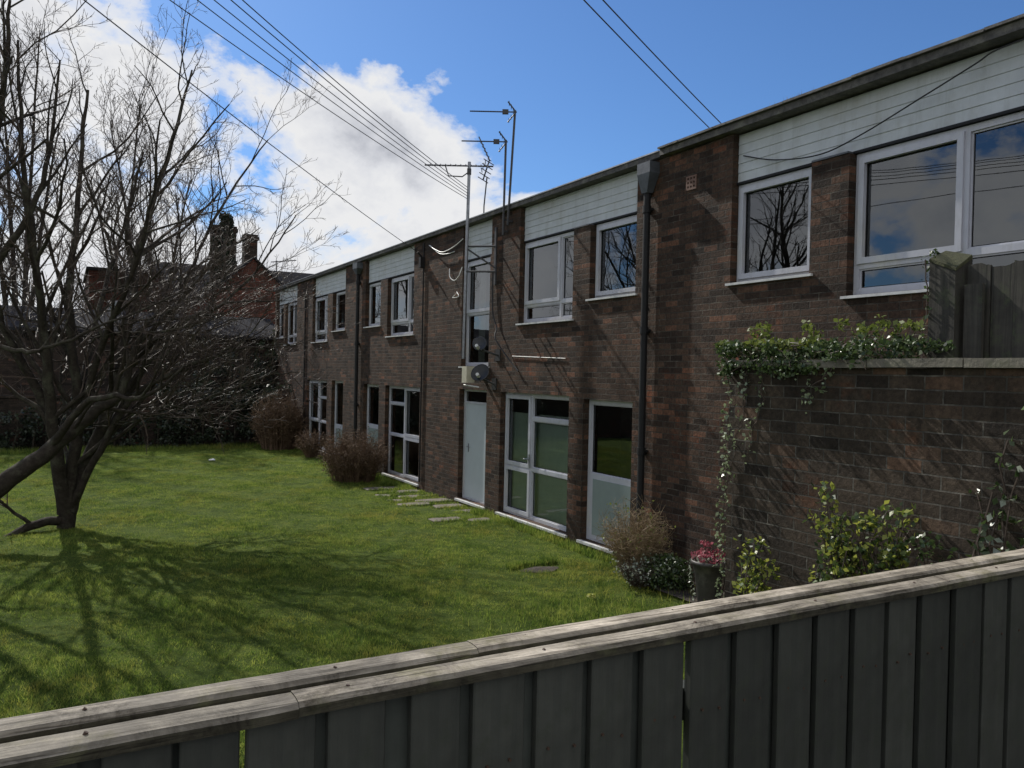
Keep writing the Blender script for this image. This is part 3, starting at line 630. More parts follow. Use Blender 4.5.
cable('cable', [(D-.012, 15.6, 5.12), (D-.05, 15.2, 4.98), (D-.05, 14.8, 4.88), (D-.05, 14.3, 4.92), (D-.02, 13.95, 5.03)], .009, MT['cable_white'], 'upper white cable looping under the roof edge left of the narrow window')
cable('cable', [(D-.03, 15.5, 5.10), (D-.05, 15.0, 4.88), (D-.05, 14.6, 4.82), (D-.03, 14.3, 4.83)], .008, MT['cable_white'], 'lower shorter white cable loop under the roof edge left of the narrow window')
cable('cable', [(D-.012, 14.55, 4.53), (D-.05, 14.45, 4.36), (D-.05, 14.25, 4.27), (D-.05, 14.05, 4.33), (D-.012, 13.98, 4.5)], .009, MT['cable_white'], 'white cable end hanging in a small curl on the brick beside the narrow window')
cable('cable', [(D+.055, 6.80, 5.0), (D+.03, 6.3, 4.84), (D+.01, 5.7, 4.76), (D-.0, 5.2, 4.84), (D-.02, 4.6, 5.0), (D-.03, 4.1, 5.14), (D-.03, 3.9, 5.2), (D-.03, 3.3, 5.22)], .007, MT['cable_black'], 'black cable sagging across the white boards over the right hand windows')
cable('cable', [(D-.02, 12.7, 4.3), (D-.03, 12.66, 3.6), (D-.03, 12.5, 3.3), (D-.1, 12.4, 3.1), (D-.05, 12.0, 2.75), (D-.03, 11.7, 2.55)], .012, MT['cable_black'], 'black cable bundle running down the brick to the satellite dishes')
cable('cable', [(D-.012, 14.2, 4.02), (D-.03, 14.35, 3.95), (D-.04, 14.05, 3.95), (D-.012, 14.2, 4.05)], .008, MT['cable_white'], 'tiny white cable knot on the brick left of the narrow window')
# overhead wires: they run from the flats to a far pole behind the photographer
def wire(A, px, py, dist, label, r=.0055, sag=.12):
    d = ray(px, py).normalized(); B = Vector((0, 0, EYE))+d*dist; A = Vector(A); B2 = A+(B-A)*1.6
    return cable('overhead_wire', [A, B2], r, MT['cable_black'], label, 'wire', 'overhead wires', sag=sag, n=24)
T = (mast_x-.02, 12.93)
wire((*T, 5.55), 187, 0, 9, 'lowest of the overhead wires meeting at the standing aerial pole')
wire((*T, 5.60), 213, 0, 9, 'second lowest of the overhead wires meeting at the aerial pole')
wire((*T, 5.65), 229, 0, 9, 'middle one of the overhead wires meeting at the aerial pole')
wire((*T, 5.70), 245, 0, 9, 'second highest of the overhead wires meeting at the aerial pole')
wire((*T, 5.75), 256, 0, 9, 'highest of the overhead wires meeting at the aerial pole')
wire((D-.15, 15.88, 5.0), 100, 0, 9, 'lone thin overhead wire passing behind the tree to a bracket on the flats', .006)
wire((D+.8, 7.9, 5.52), 587, 0, 8, 'left of the two overhead wires crossing the blue sky above the right roof', .0065, .03)
wire((D+.8, 7.72, 5.55), 606, 0, 8, 'right of the two overhead wires crossing the blue sky above the right roof', .0065, .03)
wp = MB().tube([(D+.8, 7.81, 5.345), (D+.8, 7.81, 5.6)], .03, 8).box(D+.76, D+.84, 7.68, 7.94, 5.52, 5.56); wp.build('wire_bracket', MT['black'], flats)
tf = []
for k in range(60):
    y = 6.0+random.gauss(0, .14); x = D+.02+random.uniform(-.03, .06); h = random.uniform(.04, .14); a = random.uniform(-.5, .5)
    tf += [(x, y-.004, 5.36), (x, y+.004, 5.36), (x+a*.05, y+a*h*.6, 5.36+h)]
tag(obj('grass_tuft', (tf, np.arange(len(tf)).reshape(-1, 3)), MT['tuft']), 'dry grass tuft sprouting on the right hand roof edge', 'plant')

# ------------------------------------------------------------------ garden wall at the right, its coping and the fence above it
WX, WY = 4.4, 4.58
gw = thing('garden_wall', (WX+.15, 2, 0), 'weathered dark brick garden wall with stone coping behind the front fence', 'wall')
w = MB().box(WX, WX+.30, -3.0, WY, -.04, 2.58).build('wall', MT['brick_wall'], gw, origin=(0, 0, 0))
y = WY+.02; k = 0
while y > -3:
    L_ = .62; y2 = y-L_
    MB().obox((WX+.14, (y+y2)/2, 2.610+random.uniform(-.004, .004)), (.185, 0, random.uniform(-.003, .003)), (0, L_/2-.004, random.uniform(-.003, .003)), (0, 0, .026)).build('coping_stone', MT['coping'], gw)
    y = y2; k += 1
of = thing('old_fence', (WX+.28, 1.0, 0), 'old grey boarded fence with uneven tops standing above the garden wall', 'fence')
FX = WX+.40
pm = MB()   # post: square, weathered, with a sloping mossy top
x0, x1, y0, y1 = FX-.10, FX+.06, 3.02, 3.19
pm.add([(x0, y0, 0), (x1, y0, 0), (x1, y1, 0), (x0, y1, 0), (x0, y0, 3.17), (x1, y0, 3.26), (x1, y1, 3.31), (x0, y1, 3.245)], [(0, 3, 2, 1), (0, 1, 5, 4), (1, 2, 6, 5), (2, 3, 7, 6), (3, 0, 4, 7)])
po = pm.build('post', MT['oldwood'], of)
MB().add([(x0-.004, y0-.004, 3.172), (x1+.004, y0-.004, 3.262), (x1+.004, y1+.004, 3.313), (x0-.004, y1+.004, 3.248), (x0, y0, 3.19), (x1, y0, 3.285), (x1, y1, 3.33), (x0, y1, 3.268)],
         [(0, 1, 5, 4), (1, 2, 6, 5), (2, 3, 7, 6), (3, 0, 4, 7), (4, 5, 6, 7)]).build('mossy_cap', MT['moss'], po)
yb = 3.00
k = 0
while yb > -2.5:
    wd = random.uniform(.10, .14); top = 3.20+random.uniform(-.02, .02)-.0*k
    b0, b1 = yb-wd, yb; dz = random.uniform(-.02, .02); xx = FX+random.uniform(-.006, .006)
    n_ = 5; mb = MB(); v = []
    for q in range(n_+1):
        yy = b0+(b1-b0)*q/n_; zt = top+dz*q/n_+random.uniform(-.008, .006)
        v += [(xx-.009, yy, .0), (xx+.009, yy, .0), (xx-.009, yy, zt), (xx+.009, yy, zt-.003)]
    f = []
    for q in range(n_):
        o_ = 4*q; f += [(o_, o_+2, o_+6, o_+4), (o_+1, o_+5, o_+7, o_+3), (o_+2, o_+3, o_+7, o_+6)]
    f += [(0, 1, 3, 2), (4*n_, 4*n_+2, 4*n_+3, 4*n_+1)]
    mb.add(v, f).build('board', MT['oldwood'], of); yb = b0-random.uniform(.002, .012); k += 1
MB().obox((FX-.05, 2.93, 2.85), (.012, 0, 0), (0, .055, 0), (0, 0, .24)).build('patch_board', MT['oldwood'], of)
MB().box(FX+.012, FX+.06, -2.5, 3.02, 3.02, 3.10).box(FX+.012, FX+.06, -2.5, 3.02, 2.2, 2.28).build('rail', MT['oldwood'], of)

# ------------------------------------------------------------------ front fence
ff = thing('front_fence', (1.2, 1.45, .8), 'dark painted hit and miss plank fence with a weathered double top rail in the foreground', 'fence')
def fy(x): return 1.485+.028*x      # rear edge line of the top rail
ztop = 1.94
def railstrip(name, off0, off1, x0, x1, z0, z1, seedv, wob=.0009):
    rs = random.Random(seedv); n_ = int((x1-x0)/.05); v = []; mi = []
    for q in range(n_+1):
        x = x0+(x1-x0)*q/n_; a = rs.uniform(-wob, wob); c = rs.uniform(-wob, wob); h = rs.uniform(-wob*.5, wob*.5)
        ya, yb_ = fy(x)-off0+a*.5, fy(x)-off1+c
        v += [(x, ya, z0), (x, ya-.0, z1-.006+h), (x, ya-.006, z1+h), (x, (ya+yb_)/2, z1+.0015+h), (x, yb_+.007, z1+h), (x, yb_, z1-.008+h), (x, yb_, z0)]
    f = []
    for q in range(n_):
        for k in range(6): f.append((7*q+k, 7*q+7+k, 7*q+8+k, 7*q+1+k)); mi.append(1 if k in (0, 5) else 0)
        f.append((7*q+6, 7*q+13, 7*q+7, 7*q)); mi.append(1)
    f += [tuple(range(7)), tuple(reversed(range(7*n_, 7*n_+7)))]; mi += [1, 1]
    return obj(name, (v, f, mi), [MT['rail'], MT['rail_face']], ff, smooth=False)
# two boards side by side, each made of two lengths that butt together
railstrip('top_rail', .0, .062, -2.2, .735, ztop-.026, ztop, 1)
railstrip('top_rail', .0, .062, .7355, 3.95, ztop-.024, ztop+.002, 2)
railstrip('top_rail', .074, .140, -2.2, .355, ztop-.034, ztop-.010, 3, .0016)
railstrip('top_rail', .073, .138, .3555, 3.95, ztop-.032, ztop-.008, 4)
gaps = [(-.24, -.21), (-.10, -.07), (.03, .06), (.16, .17), (.262, .274), (.39, .41), (.515, .565), (.665, .695), (.81, .838), (.95, .972), (1.08, 1.108), (1.222, 1.248), (1.36, 1.388), (1.50, 1.528), (1.645, 1.67), (1.79, 1.816), (1.935, 1.962), (2.08, 2.108), (2.236, 2.262), (2.39, 2.412), (2.53, 2.555)]
x = 2.70
while x < 3.9: gaps.append((x, x+.026)); x += .145
x = -.38
while x > -2.1: gaps.insert(0, (x, x+.026)); x -= .14
def plank(x0, x1, yf, th, z0, z1, mat, tilt=0):
    mb = MB(); a, b_ = yf(x0), yf(x1); c = .003
    v = []
    for z in (z0, z1):
        v += [(x0+tilt*(z-z1), a+th, z), (x0+tilt*(z-z1), a+c, z), (x0+c+tilt*(z-z1), a, z), (x1-c+tilt*(z-z1), b_, z), (x1+tilt*(z-z1), b_+c, z), (x1+tilt*(z-z1), b_+th, z)]
    mb.add(v, [(k, (k+1) % 6, 6+(k+1) % 6, 6+k) for k in range(6)]+[tuple(range(6, 12)), tuple(reversed(range(6)))])
    return mb.build('plank', mat, ff)
fr_y = lambda x: fy(x)-.125
for (a, b_) in zip(gaps[:-1], gaps[1:]):
    if b_[0]-a[1] > .03: plank(a[1], b_[0], lambda q, d=random.uniform(-.003, .003): fr_y(q)+d, .018, .82, ztop-.032, MT['plank'], random.uniform(-.004, .004))
# rear boards close the gaps, except two slits that let the lawn show through
rr = random.Random(5)
for (a, b_) in gaps:
    c = (a+b_)/2
    if abs(c-.268) < .02: continue
    if abs(c-1.235) < .03: plank(c+.029, c+.095, lambda q: fr_y(q)+.024, .018, .05, ztop-.034, MT['plank_back']); continue
    plank(c-.05, c+.045+.01*rr.random(), lambda q: fr_y(q)+.024, .018, .05, ztop-.034, MT['plank_back'])
for (a, b_) in zip(gaps[:-1], gaps[1:]):
    for q in (.25, .75):
        x = a[1]+(b_[0]-a[1])*q+random.uniform(-.008, .008); z = 1.735+random.uniform(-.012, .012)
        if b_[0]-a[1] > .06: MB().tube([(x, fr_y(x)-.0035, z), (x, fr_y(x)+.002, z)], .0032, 8).build('nail', MT['rust'], ff)
for x in np.arange(-1.6, 3.6, .41):
    for off in (.03, .105): MB().tube([(x+random.uniform(-.03, .03), fy(x)-off, ztop-.03), (x+random.uniform(-.001, .001), fy(x)-off, ztop+(.003 if off < .05 else -.005))], .0035, 8).build('nail', MT['rust'], ff)
MBr = MB()
for z in (1.70, 1.12):
    v = []
    for x in (-2.2, 3.95): yy = fr_y(x)+.046; v += [(x, yy, z), (x, yy+.040, z), (x, yy+.040, z+.075), (x, yy, z+.075)]
    MBr.add(v, [(0, 4, 5, 1), (1, 5, 6, 2), (2, 6, 7, 3), (3, 7, 4, 0), (0, 1, 2, 3), (4, 7, 6, 5)])
MBr.build('cross_rail', MT['plank_back'], ff)
tag(MB().box(-30, 14, 1.304, 1.60, -.04, .80).build('kerb_wall', MT['coping']), kind='structure')

# ------------------------------------------------------------------ leaves and plants
def leaves(centers, size, flat=.4, quad=True, droop=0):
    """one kite-shaped leaf (two triangles folded) at each centre"""
    c = np.asarray(centers); n = len(c); s_ = rng.uniform(.6, 1.3, n)*size
    d = rng.normal(size=(n, 3)); d /= np.linalg.norm(d, axis=1)[:, None]
    nn = rng.normal(size=(n, 3)); nn[:, 2] += flat; nn -= (nn*d).sum(1)[:, None]*d; nn /= np.linalg.norm(nn, axis=1)[:, None]
    w_ = np.cross(d, nn)
    a = c-d*s_[:, None]*.5; b_ = c+w_*s_[:, None]*.36+nn*s_[:, None]*.1; e_ = c+d*s_[:, None]*.6; f_ = c-w_*s_[:, None]*.36+nn*s_[:, None]*.1
    V = np.stack([a, b_, e_, f_], 1).reshape(-1, 3); return V, np.arange(4*n).reshape(n, 4)
def clump(n, c, r, power=.5):
    d = rng.normal(size=(n, 3)); d /= np.linalg.norm(d, axis=1)[:, None]
    return np.array(c)+d*(rng.random(n)**power)[:, None]*np.array(r)
def cat(*a):
    Vs, Fs, o = [], [], 0
    for V, F in a: Vs.append(V); Fs.append(F+o); o += len(V)
    return np.concatenate(Vs), np.concatenate(Fs)
# ivy over the coping
ivy = thing('ivy', (WX, 3.9, 0), 'glossy ivy mat spilling over the garden wall coping with long hanging strands', 'ivy')
cc = []
for k in range(105):
    y = random.uniform(3.15, 4.66); u_ = (y-3.1)/1.6
    bulge = .11 if y > 3.7 else .08
    c = (WX+random.uniform(-.06, .25) if y < 4.62 else WX+random.uniform(.0, .5), y, 2.66+random.uniform(-.04, .09))
    cc.append(clump(44, c, (.08, .10, .05)))
for k in range(30):                    # front overhang
    y = random.uniform(3.75, 4.62); c = (WX-.05, y, 2.62-random.uniform(0, .10)*min(1, (y-3.5)/.5)); cc.append(clump(26, c, (.05, .08, .05)))
leaf_pts = np.concatenate(cc)
strands = [([(WX-.03, 4.57, 2.6), (WX-.03, 4.53, 2.2), (WX-.02, 4.58, 1.75), (WX-.02, 4.60, 1.3), (WX-.02, 4.58, .8)], 230, .03),
           ([(WX-.02, 4.42, 2.55), (WX-.02, 4.40, 2.3), (WX-.02, 4.48, 2.0), (WX-.02, 4.56, 1.7)], 70, .03),
           ([(WX-.02, 4.25, 2.5), (WX-.02, 4.22, 2.35), (WX-.02, 4.30, 2.15), (WX-.02, 4.36, 1.95)], 40, .025),
           ([(WX-.03, 3.62, 2.62), (WX-.03, 3.68, 2.52), (WX-.03, 3.82, 2.44), (WX-.03, 3.80, 2.38)], 60, .03),
           ([(WX+.12, 4.62, 2.1), (WX+.1, 4.61, 1.5), (WX+.02, 4.62, .9)], 60, .05)]
st = MB(); extra = []
for pts, nleaf, sp in strands:
    P_ = [Vector(p) for p in pts]; fine = []
    for a in range(len(P_)-1):
        for k in range(4): fine.append(P_[a].lerp(P_[a+1], k/4)+Vector((random.gauss(0, .004), random.gauss(0, .014), 0)))
    fine.append(P_[-1]); st.tube(fine, .004, 4)
    for k in range(nleaf):
        p = fine[random.randrange(len(fine))]; extra.append((p.x-abs(random.gauss(0, sp*.7)), p.y+random.gauss(0, sp), p.z+random.gauss(0, .05)))
for k in range(26):
    y = random.uniform(3.3, 4.6); p = [(WX-.04, y, 2.7)]
    for q in range(3): p.append((p[-1][0]-random.uniform(-.02, .03), p[-1][1]+random.uniform(-.1, .1), p[-1][2]+random.uniform(-.06, .04)))
    st.tube(p, .003, 3)
sel = rng.random(len(leaf_pts)) < .06; obj('foliage', leaves(leaf_pts[~sel], .030), MT['ivy'], ivy); obj('pale_foliage', leaves(np.concatenate([leaf_pts[sel], np.array(extra)]), .030), MT['ivy_lit'], ivy); st.build('stem', MT['twig'], ivy)  # strands and a few mat leaves get the painted sunlit colour
tips = np.concatenate([clump(30, (WX+.1+random.uniform(-.1, .1), y, 2.80+random.uniform(0, .07)), (.06, .06, .06)) for y in [3.1, 3.2, 3.3, 3.38, 3.45, 3.5, 3.6, 4.3, 4.42, 4.5, 3.9, 4.0]]+[clump(60, (WX+.02, random.uniform(3.7, 4.7), 2.74), (.1, .1, .05)) for _ in range(10)])
obj('young_foliage', leaves(tips, .035), MT['ivy_yellow'], ivy)
iv2 = thing('ivy', (FX-.12, 3.2, 2.66), 'thin ivy strand climbing the left edge of the old mossy fence post', 'ivy')
ip = [(FX-.115, 3.20+random.gauss(0, .01), 2.66+.06*k) for k in range(11)]; MB().tube(ip, .004, 4).build('stem', MT['twig'], iv2)
obj('foliage', leaves(np.concatenate([clump(4, p, (.02, .03, .03)) for p in ip]+[clump(14, (FX-.1, 3.16, 3.29), (.03, .05, .03)), clump(120, (FX-.16, 3.1, 2.72), (.08, .14, .05))]), .03), MT['ivy'], iv2)
iv3 = thing('ivy', (WX-.05, 2.45, 0), 'pale leaved climber on the garden wall at the right hand frame edge', 'ivy')
pp = []; s3 = MB()
for (y, zt) in ((2.66, 1.8), (2.5, 2.15), (2.36, 2.3), (2.58, 1.7), (2.44, 1.95), (2.28, 2.0), (2.55, 1.85), (2.42, 2.2), (2.33, 2.1), (2.48, 1.9), (2.62, 1.55), (2.2, 2.25), (2.1, 1.9)):
    q = [(WX-.03, y+random.uniform(-.1, .1), .1)]
    while q[-1][2] < zt: q.append((WX-.03-random.uniform(0, .05), q[-1][1]+random.gauss((y-q[-1][1])*.3, .025), q[-1][2]+.14))
    s3.tube(q, .005, 4); pp += [clump(3 if p[2] > 1.3 else 7, p, (.03, .05, .07)) for p in q]
pc = np.concatenate(pp); s3.build('stem', MT['twig'], iv3)
obj('foliage', leaves(pc, .045), MT['ivy'], iv3); obj('pale_foliage', leaves(pc[rng.random(len(pc)) < .35]+rng.normal(0, .02, (np.sum(0*pc[:, 0] == 99)*0+1, 3)), .05), MT['pale_leaf'], iv3)
# wall shrubs
def wallshrub(y, spread, zt, n, label, mat='shrub_leaf', size=.036, dark=.5, x=None):
    x = WX-.14 if x is None else x
    t = thing('shrub', (x, y, 0), label, 'shrub'); s_ = MB(); pts = []
    for k in range(n):
        yy = y+random.uniform(-spread, spread)*.35; q = [Vector((x+random.uniform(-.05, .05), yy, .02))]; zmax = zt*random.uniform(.72, 1); dy = random.uniform(-spread, spread)*.55
        m_ = 9
        for j_ in range(1, m_+1):
            q.append(Vector((x+random.gauss(0, .02)*j_*.3, yy+dy*(j_/m_)**1.5+random.gauss(0, .015), zmax*j_/m_)))
        s_.tube(q, [.008-.0006*i_ for i_ in range(len(q))], 4)
        for p in q[3:]: pts.append(clump(random.randint(8, 20), p, (.07, .08, .07)))
    s_.build('stem', MT['twig'], t); P_ = np.concatenate(pts)
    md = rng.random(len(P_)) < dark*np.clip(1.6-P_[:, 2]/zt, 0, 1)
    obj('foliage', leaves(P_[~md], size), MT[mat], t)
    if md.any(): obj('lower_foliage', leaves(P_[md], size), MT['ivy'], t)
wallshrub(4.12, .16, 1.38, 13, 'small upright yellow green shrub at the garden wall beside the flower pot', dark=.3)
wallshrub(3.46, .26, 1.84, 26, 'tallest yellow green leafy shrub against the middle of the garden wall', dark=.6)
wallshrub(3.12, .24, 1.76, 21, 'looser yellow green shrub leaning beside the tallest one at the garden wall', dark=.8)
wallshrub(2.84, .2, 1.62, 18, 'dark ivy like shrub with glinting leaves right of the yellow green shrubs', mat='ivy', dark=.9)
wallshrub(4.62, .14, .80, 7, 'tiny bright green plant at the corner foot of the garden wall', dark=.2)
# shrubs by the flats
def twig_shrub(c, r, h, n, label, leafmat=None, leafn=0, stemmat='dry_stem', rad=.004, leafsize=.025, lean=0, spread=.3, fill=0):
    t = thing('shrub', c, label, 'shrub'); s_ = MB(); tips = []
    for k in range(n):
        an = random.uniform(0, 2*math.pi); rr = random.uniform(.1, 1)**.6; ht = h*random.uniform(.5, 1.1)
        q = [Vector(c)+Vector((math.cos(an)*r*rr*spread, math.sin(an)*r*rr*spread, 0))]
        tgt = Vector(c)+Vector((math.cos(an)*r*rr+lean*ht, math.sin(an)*r*rr*1.1, ht*(1-.35*rr*rr)))
        for j_ in range(1, 6): u_ = j_/5; q.append(q[0].lerp(tgt, u_)+Vector((random.gauss(0, .02), random.gauss(0, .02), .12*h*math.sin(u_*3.14)))*1)
        s_.tube(q, [rad*(1.4-u_*.22) for u_ in range(6)], 3, cap=False)
        for j_ in (1, 2, 3, 4, 5):
            for _ in range(2):
                d = Vector((random.gauss(0, 1), random.gauss(0, 1), random.gauss(.5, .7))).normalized()*random.uniform(.08, .2)*h
                s_.tube([q[j_], q[j_]+d*.5, q[j_]+d], [rad*.7, rad*.55, rad*.35], 3, cap=False); tips += [q[j_]+d, q[j_]+d*.6]
    if fill: obj('dead_foliage', leaves(clump(fill, (c[0], c[1], c[2]+h*.34), (r*.95, r*.95, h*.38), .45), leafsize*1.2), MT['dead_leaf'], t)
    s_.build('stem', MT[stemmat], t)
    if leafmat:
        tp = np.array([tuple(p) for p in tips]); ii = rng.integers(0, len(tp), leafn)
        obj('foliage', leaves(tp[ii]+rng.normal(0, .03, (leafn, 3)), leafsize), MT[leafmat], t)
    return t
twig_shrub((5.78, 17.75, .03), .78, 1.1, 420, 'rounded bare twiggy bush in front of the ground floor windows beyond the paving', 'dry_stem', 2600, rad=.006, leafsize=.03, spread=.6, fill=3800)
twig_shrub((5.9, 25.6, .03), .85, 1.7, 380, 'tall brown twiggy bush at the far left corner of the flats', 'dry_stem', 2400, rad=.009, leafsize=.04, spread=.6, fill=3600)
twig_shrub((6.2, 22.9, .03), .5, .8, 130, 'low brown bush between the twiggy bushes along the flats', 'dry_stem', 900, rad=.007, leafsize=.035)
twig_shrub((6.12, 7.92, .05), .44, .88, 300, 'straw coloured dead grass clump at the foot of the black downpipe', 'ivy_yellow', 420, 'straw', rad=.003, leafsize=.03)
twig_shrub((5.98, 7.62, .04), .28, .32, 120, 'low plant with whitish leaves in front of the dead grass clump', 'pale_leaf', 500, 'twig', rad=.003, leafsize=.032)
wl = thing('shrub', (6.25, 7.4, .05), 'dark low evergreen mound between dead grass clump and flower pot', 'shrub')
P_ = clump(2200, (6.22, 7.42, .2), (.30, .34, .24), .35); P_ = P_[P_[:, 2] > .03]; obj('foliage', leaves(P_, .035), MT['ivy'], wl)
obj('pale_foliage', leaves(clump(90, (6.15, 7.45, .34), (.26, .3, .1), .3), .035), MT['pale_leaf'], wl)
s_ = MB()
for k in range(14): s_.tube([(6.22, 7.42, .04), (6.22+random.gauss(0, .12), 7.42+random.gauss(0, .15), random.uniform(.2, .36))], .004, 4)
s_.build('stem', MT['twig'], wl)
# flower pot
pt = thing('flower_pot', (6.2, 6.68, .05), 'dark tapered pot of red and pink flowers against the brick by the garden wall corner', 'flower pot')
MB().lathe((6.2, 6.68, .05), [(.0, 0), (.125, 0), (.13, .02), (.165, .30), (.19, .42), (.21, .43), (.21, .47), (.19, .47), (.18, .44), (0, .42)], 24).build('pot', MT['pot'], pt, smooth=True)
pf = clump(260, (6.2, 6.68, .56), (.22, .22, .07)); obj('flowers', leaves(pf, .045), MT['red_flower'], pt)
obj('foliage', leaves(np.concatenate([clump(160, (6.2, 6.68, .53), (.2, .2, .06)), np.array([(6.03+random.gauss(0, .012)+.04*q/30, 6.84+random.gauss(0, .012)-.05*q/30, .5-.013*q) for q in range(34)])]), .035), MT['pale_leaf'], pt)
fs = MB()
for k in range(16): e_ = (6.2+random.gauss(0, .08), 6.72+random.gauss(0, .08), random.uniform(.62, .72)); fs.tube([(6.2, 6.68, .48), e_], .003, 3)
fs.build('stem', MT['twig'], pt); obj('blossom', leaves(clump(40, (6.2, 6.76, .68), (.06, .09, .05)), .035), MT['red_flower'], pt)
# little lawn daisies are part of the grass; yellow flower spot near the fence
yf = thing('plant', (5.1, 7.35, .04), 'small clump of pale yellow flowers at the lawn edge by the bed', 'plant')
obj('flowers', leaves(clump(70, (5.1, 7.35, .09), (.05, .06, .03)), .03), leaf_mat('yellow_flower', (.35, .4, .08), (.6, .6, .2)), yf)

# ------------------------------------------------------------------ bare trees
def tubes_fast(mb, pts, rads, sides): mb.tube(pts, rads, sides, cap=False)
def grow(rs, trunk, crown, pts, r0, r1, level, maxlev, cfg):
    """pts: polyline of a limb; adds its tube and recursively its side branches"""
    n = len(pts); rads = [r0+(r1-r0)*i/(n-1) for i in range(n)]
    mb = trunk if level <= 1 else crown
    mb.tube(pts, rads, (10, 7, 4, 3, 3)[min(level, 4)], cap=False)
    if level >= maxlev: return
    length = sum((pts[i+1]-pts[i]).length for i in range(n-1))
    nc = cfg['n'][level]; t0 = cfg['t0'][level]
    nc = max(2, int(nc*min(1.5, length/cfg['ref'][level])))
    for c in range(nc):
        t = t0+(1-t0)*(c+rs.random())/nc; f = t*(n-1); i = min(int(f), n-2); p = pts[i].lerp(pts[i+1], f-i); d = (pts[i+1]-pts[i]).normalized()
        ax = d.orthogonal().normalized(); ax.rotate(Quaternion(d, rs.uniform(0, 2*math.pi)))
        ang = R(rs.uniform(*cfg['ang'][level])); nd = d.copy(); nd.rotate(Quaternion(ax, ang))
        nd = (nd+Vector((0, 0, cfg['up'][level]))).normalized()
        L_ = cfg['len'][level]*rs.uniform(.55, 1.15)*(1-.45*t)*min(1.25, max(.5, length/cfg['ref'][level]))
        seg = (7, 6, 5, 4, 3)[level+1 if level+1 < 5 else 4]
        q = [p]; dd = nd
        for k in range(seg):
            j = cfg['jit']; dd = (dd+Vector((rs.gauss(0, j), rs.gauss(0, j), rs.gauss(0, j)+cfg['up'][level]*.22))).normalized(); q.append(q[-1]+dd*L_/seg)
        rp = r0+(r1-r0)*t; rr0 = max(cfg['rmin'], min(rp*.62, cfg['r'][level]*rs.uniform(.75, 1.2))); rr1 = max(cfg['rmin']*.6, rr0*.35)
        grow(rs, trunk, crown, q, rr0, rr1, level+1, maxlev, cfg)
def smoothline(P, per=5, rs=None, j=.0):
    P = [Vector(p) for p in P]; out = []
    for a in range(len(P)-1):
        p0, p1, p2, p3 = P[max(a-1, 0)], P[a], P[a+1], P[min(a+2, len(P)-1)]
        for k in range(per):
            s = k/per; v = .5*((2*p1)+(p2-p0)*s+(2*p0-5*p1+4*p2-p3)*s*s+(3*p1-p0-3*p2+p3)*s**3)
            if rs and (a or k): v += Vector((rs.gauss(0, j), rs.gauss(0, j), rs.gauss(0, j)))
            out.append(v)
    out.append(P[-1]); return out
def tree(name, base, label, stems, seedv, cfg, maxlev=4, buds=0, group=None):
    rs = random.Random(seedv); t = thing(name, base, label, 'tree', group); trunk, crown = MB(), MB()
    for pts, r0, r1 in stems:
        r0 *= .84; r1 *= .9
        grow(rs, trunk, crown, smoothline(pts, 5, rs, .012), r0, r1, 0 if r0 > .025 else 1, maxlev, cfg)
    trunk.build('trunk', MT['bark'], t, smooth=True)
    crown.build('crown', MT['twig'], t)
    return t
cfgA = dict(n=(11, 9, 8, 5), t0=(.28, .2, .15, .2), ref=(5.5, 2.4, 1.2, .5), ang=((28, 58), (28, 60), (30, 65), (25, 60)), up=(.22, .20, .22, .2), len=(2.5, 1.3, .65, .26), r=(.036, .016, .008, .005), rmin=.0034, jit=.13)
def a14(px, py, dy=0): return atY(px, py, 14+dy)
b0 = Vector((.07, 13.97, -.05))
stemsA = [
    ([b0, b0+Vector((.02, 0, .45)), a14(72, 470), a14(78, 400), a14(70, 300), a14(78, 200, .3), a14(88, 90, .4)], .155, .022),
    ([b0+Vector((.03, 0, .3)), a14(84, 470, .1), a14(108, 410, .1), a14(126, 340, .3), a14(140, 250, .6), a14(172, 140, .8), a14(192, 70, .9)], .15, .015),
    ([b0+Vector((.0, 0, .3)), a14(58, 462, -.1), a14(50, 400, -.2), a14(40, 300, -.5), a14(24, 170, -.7), a14(18, 40, -.8)], .14, .016),
    ([b0+Vector((.03, 0, .35)), a14(100, 450, -.2), a14(130, 400, -.4), a14(178, 370, -.8), a14(235, 350, -1.0), a14(290, 345, -1.1)], .075, .010),
    ([a14(84, 470, .1), a14(130, 392, .5), a14(180, 300, 1.1), a14(214, 220, 1.5), a14(268, 140, 1.8)], .075, .012),
    ([a14(76, 440), a14(100, 350, -.5), a14(130, 280, -1.3), a14(150, 210, -1.8), a14(160, 120, -2.2)], .07, .012),
    ([a14(76, 420), a14(88, 350, .9), a14(110, 270, 1.8), a14(130, 200, 2.4), a14(140, 100, 2.9)], .07, .012),
    ([a14(108, 410, .1), a14(160, 350, .6), a14(215, 310, .9), a14(262, 265, 1.0), a14(296, 215, 1.0)], .055, .010),
    ([a14(60, 440, -.1), a14(26, 370, .1), a14(-10, 300, .2), a14(-50, 220, .2)], .10, .012),
    # low limb that leaves the base towards the left
    ([b0+Vector((0, -.02, .2)), a14(38, 523, -.2), a14(0, 541, -.5), a14(-60, 545, -.9)], .085, .05),
    # long whippy low branches reaching right
    ([a14(100, 450, -.2), a14(150, 415, -.3), a14(205, 400, -.6), a14(262, 378, -.8), a14(305, 372, -.9)], .035, .008),
    ([a14(126, 370, -.2), a14(170, 330, -.9), a14(225, 305, -1.3), a14(285, 300, -1.4)], .04, .008)]
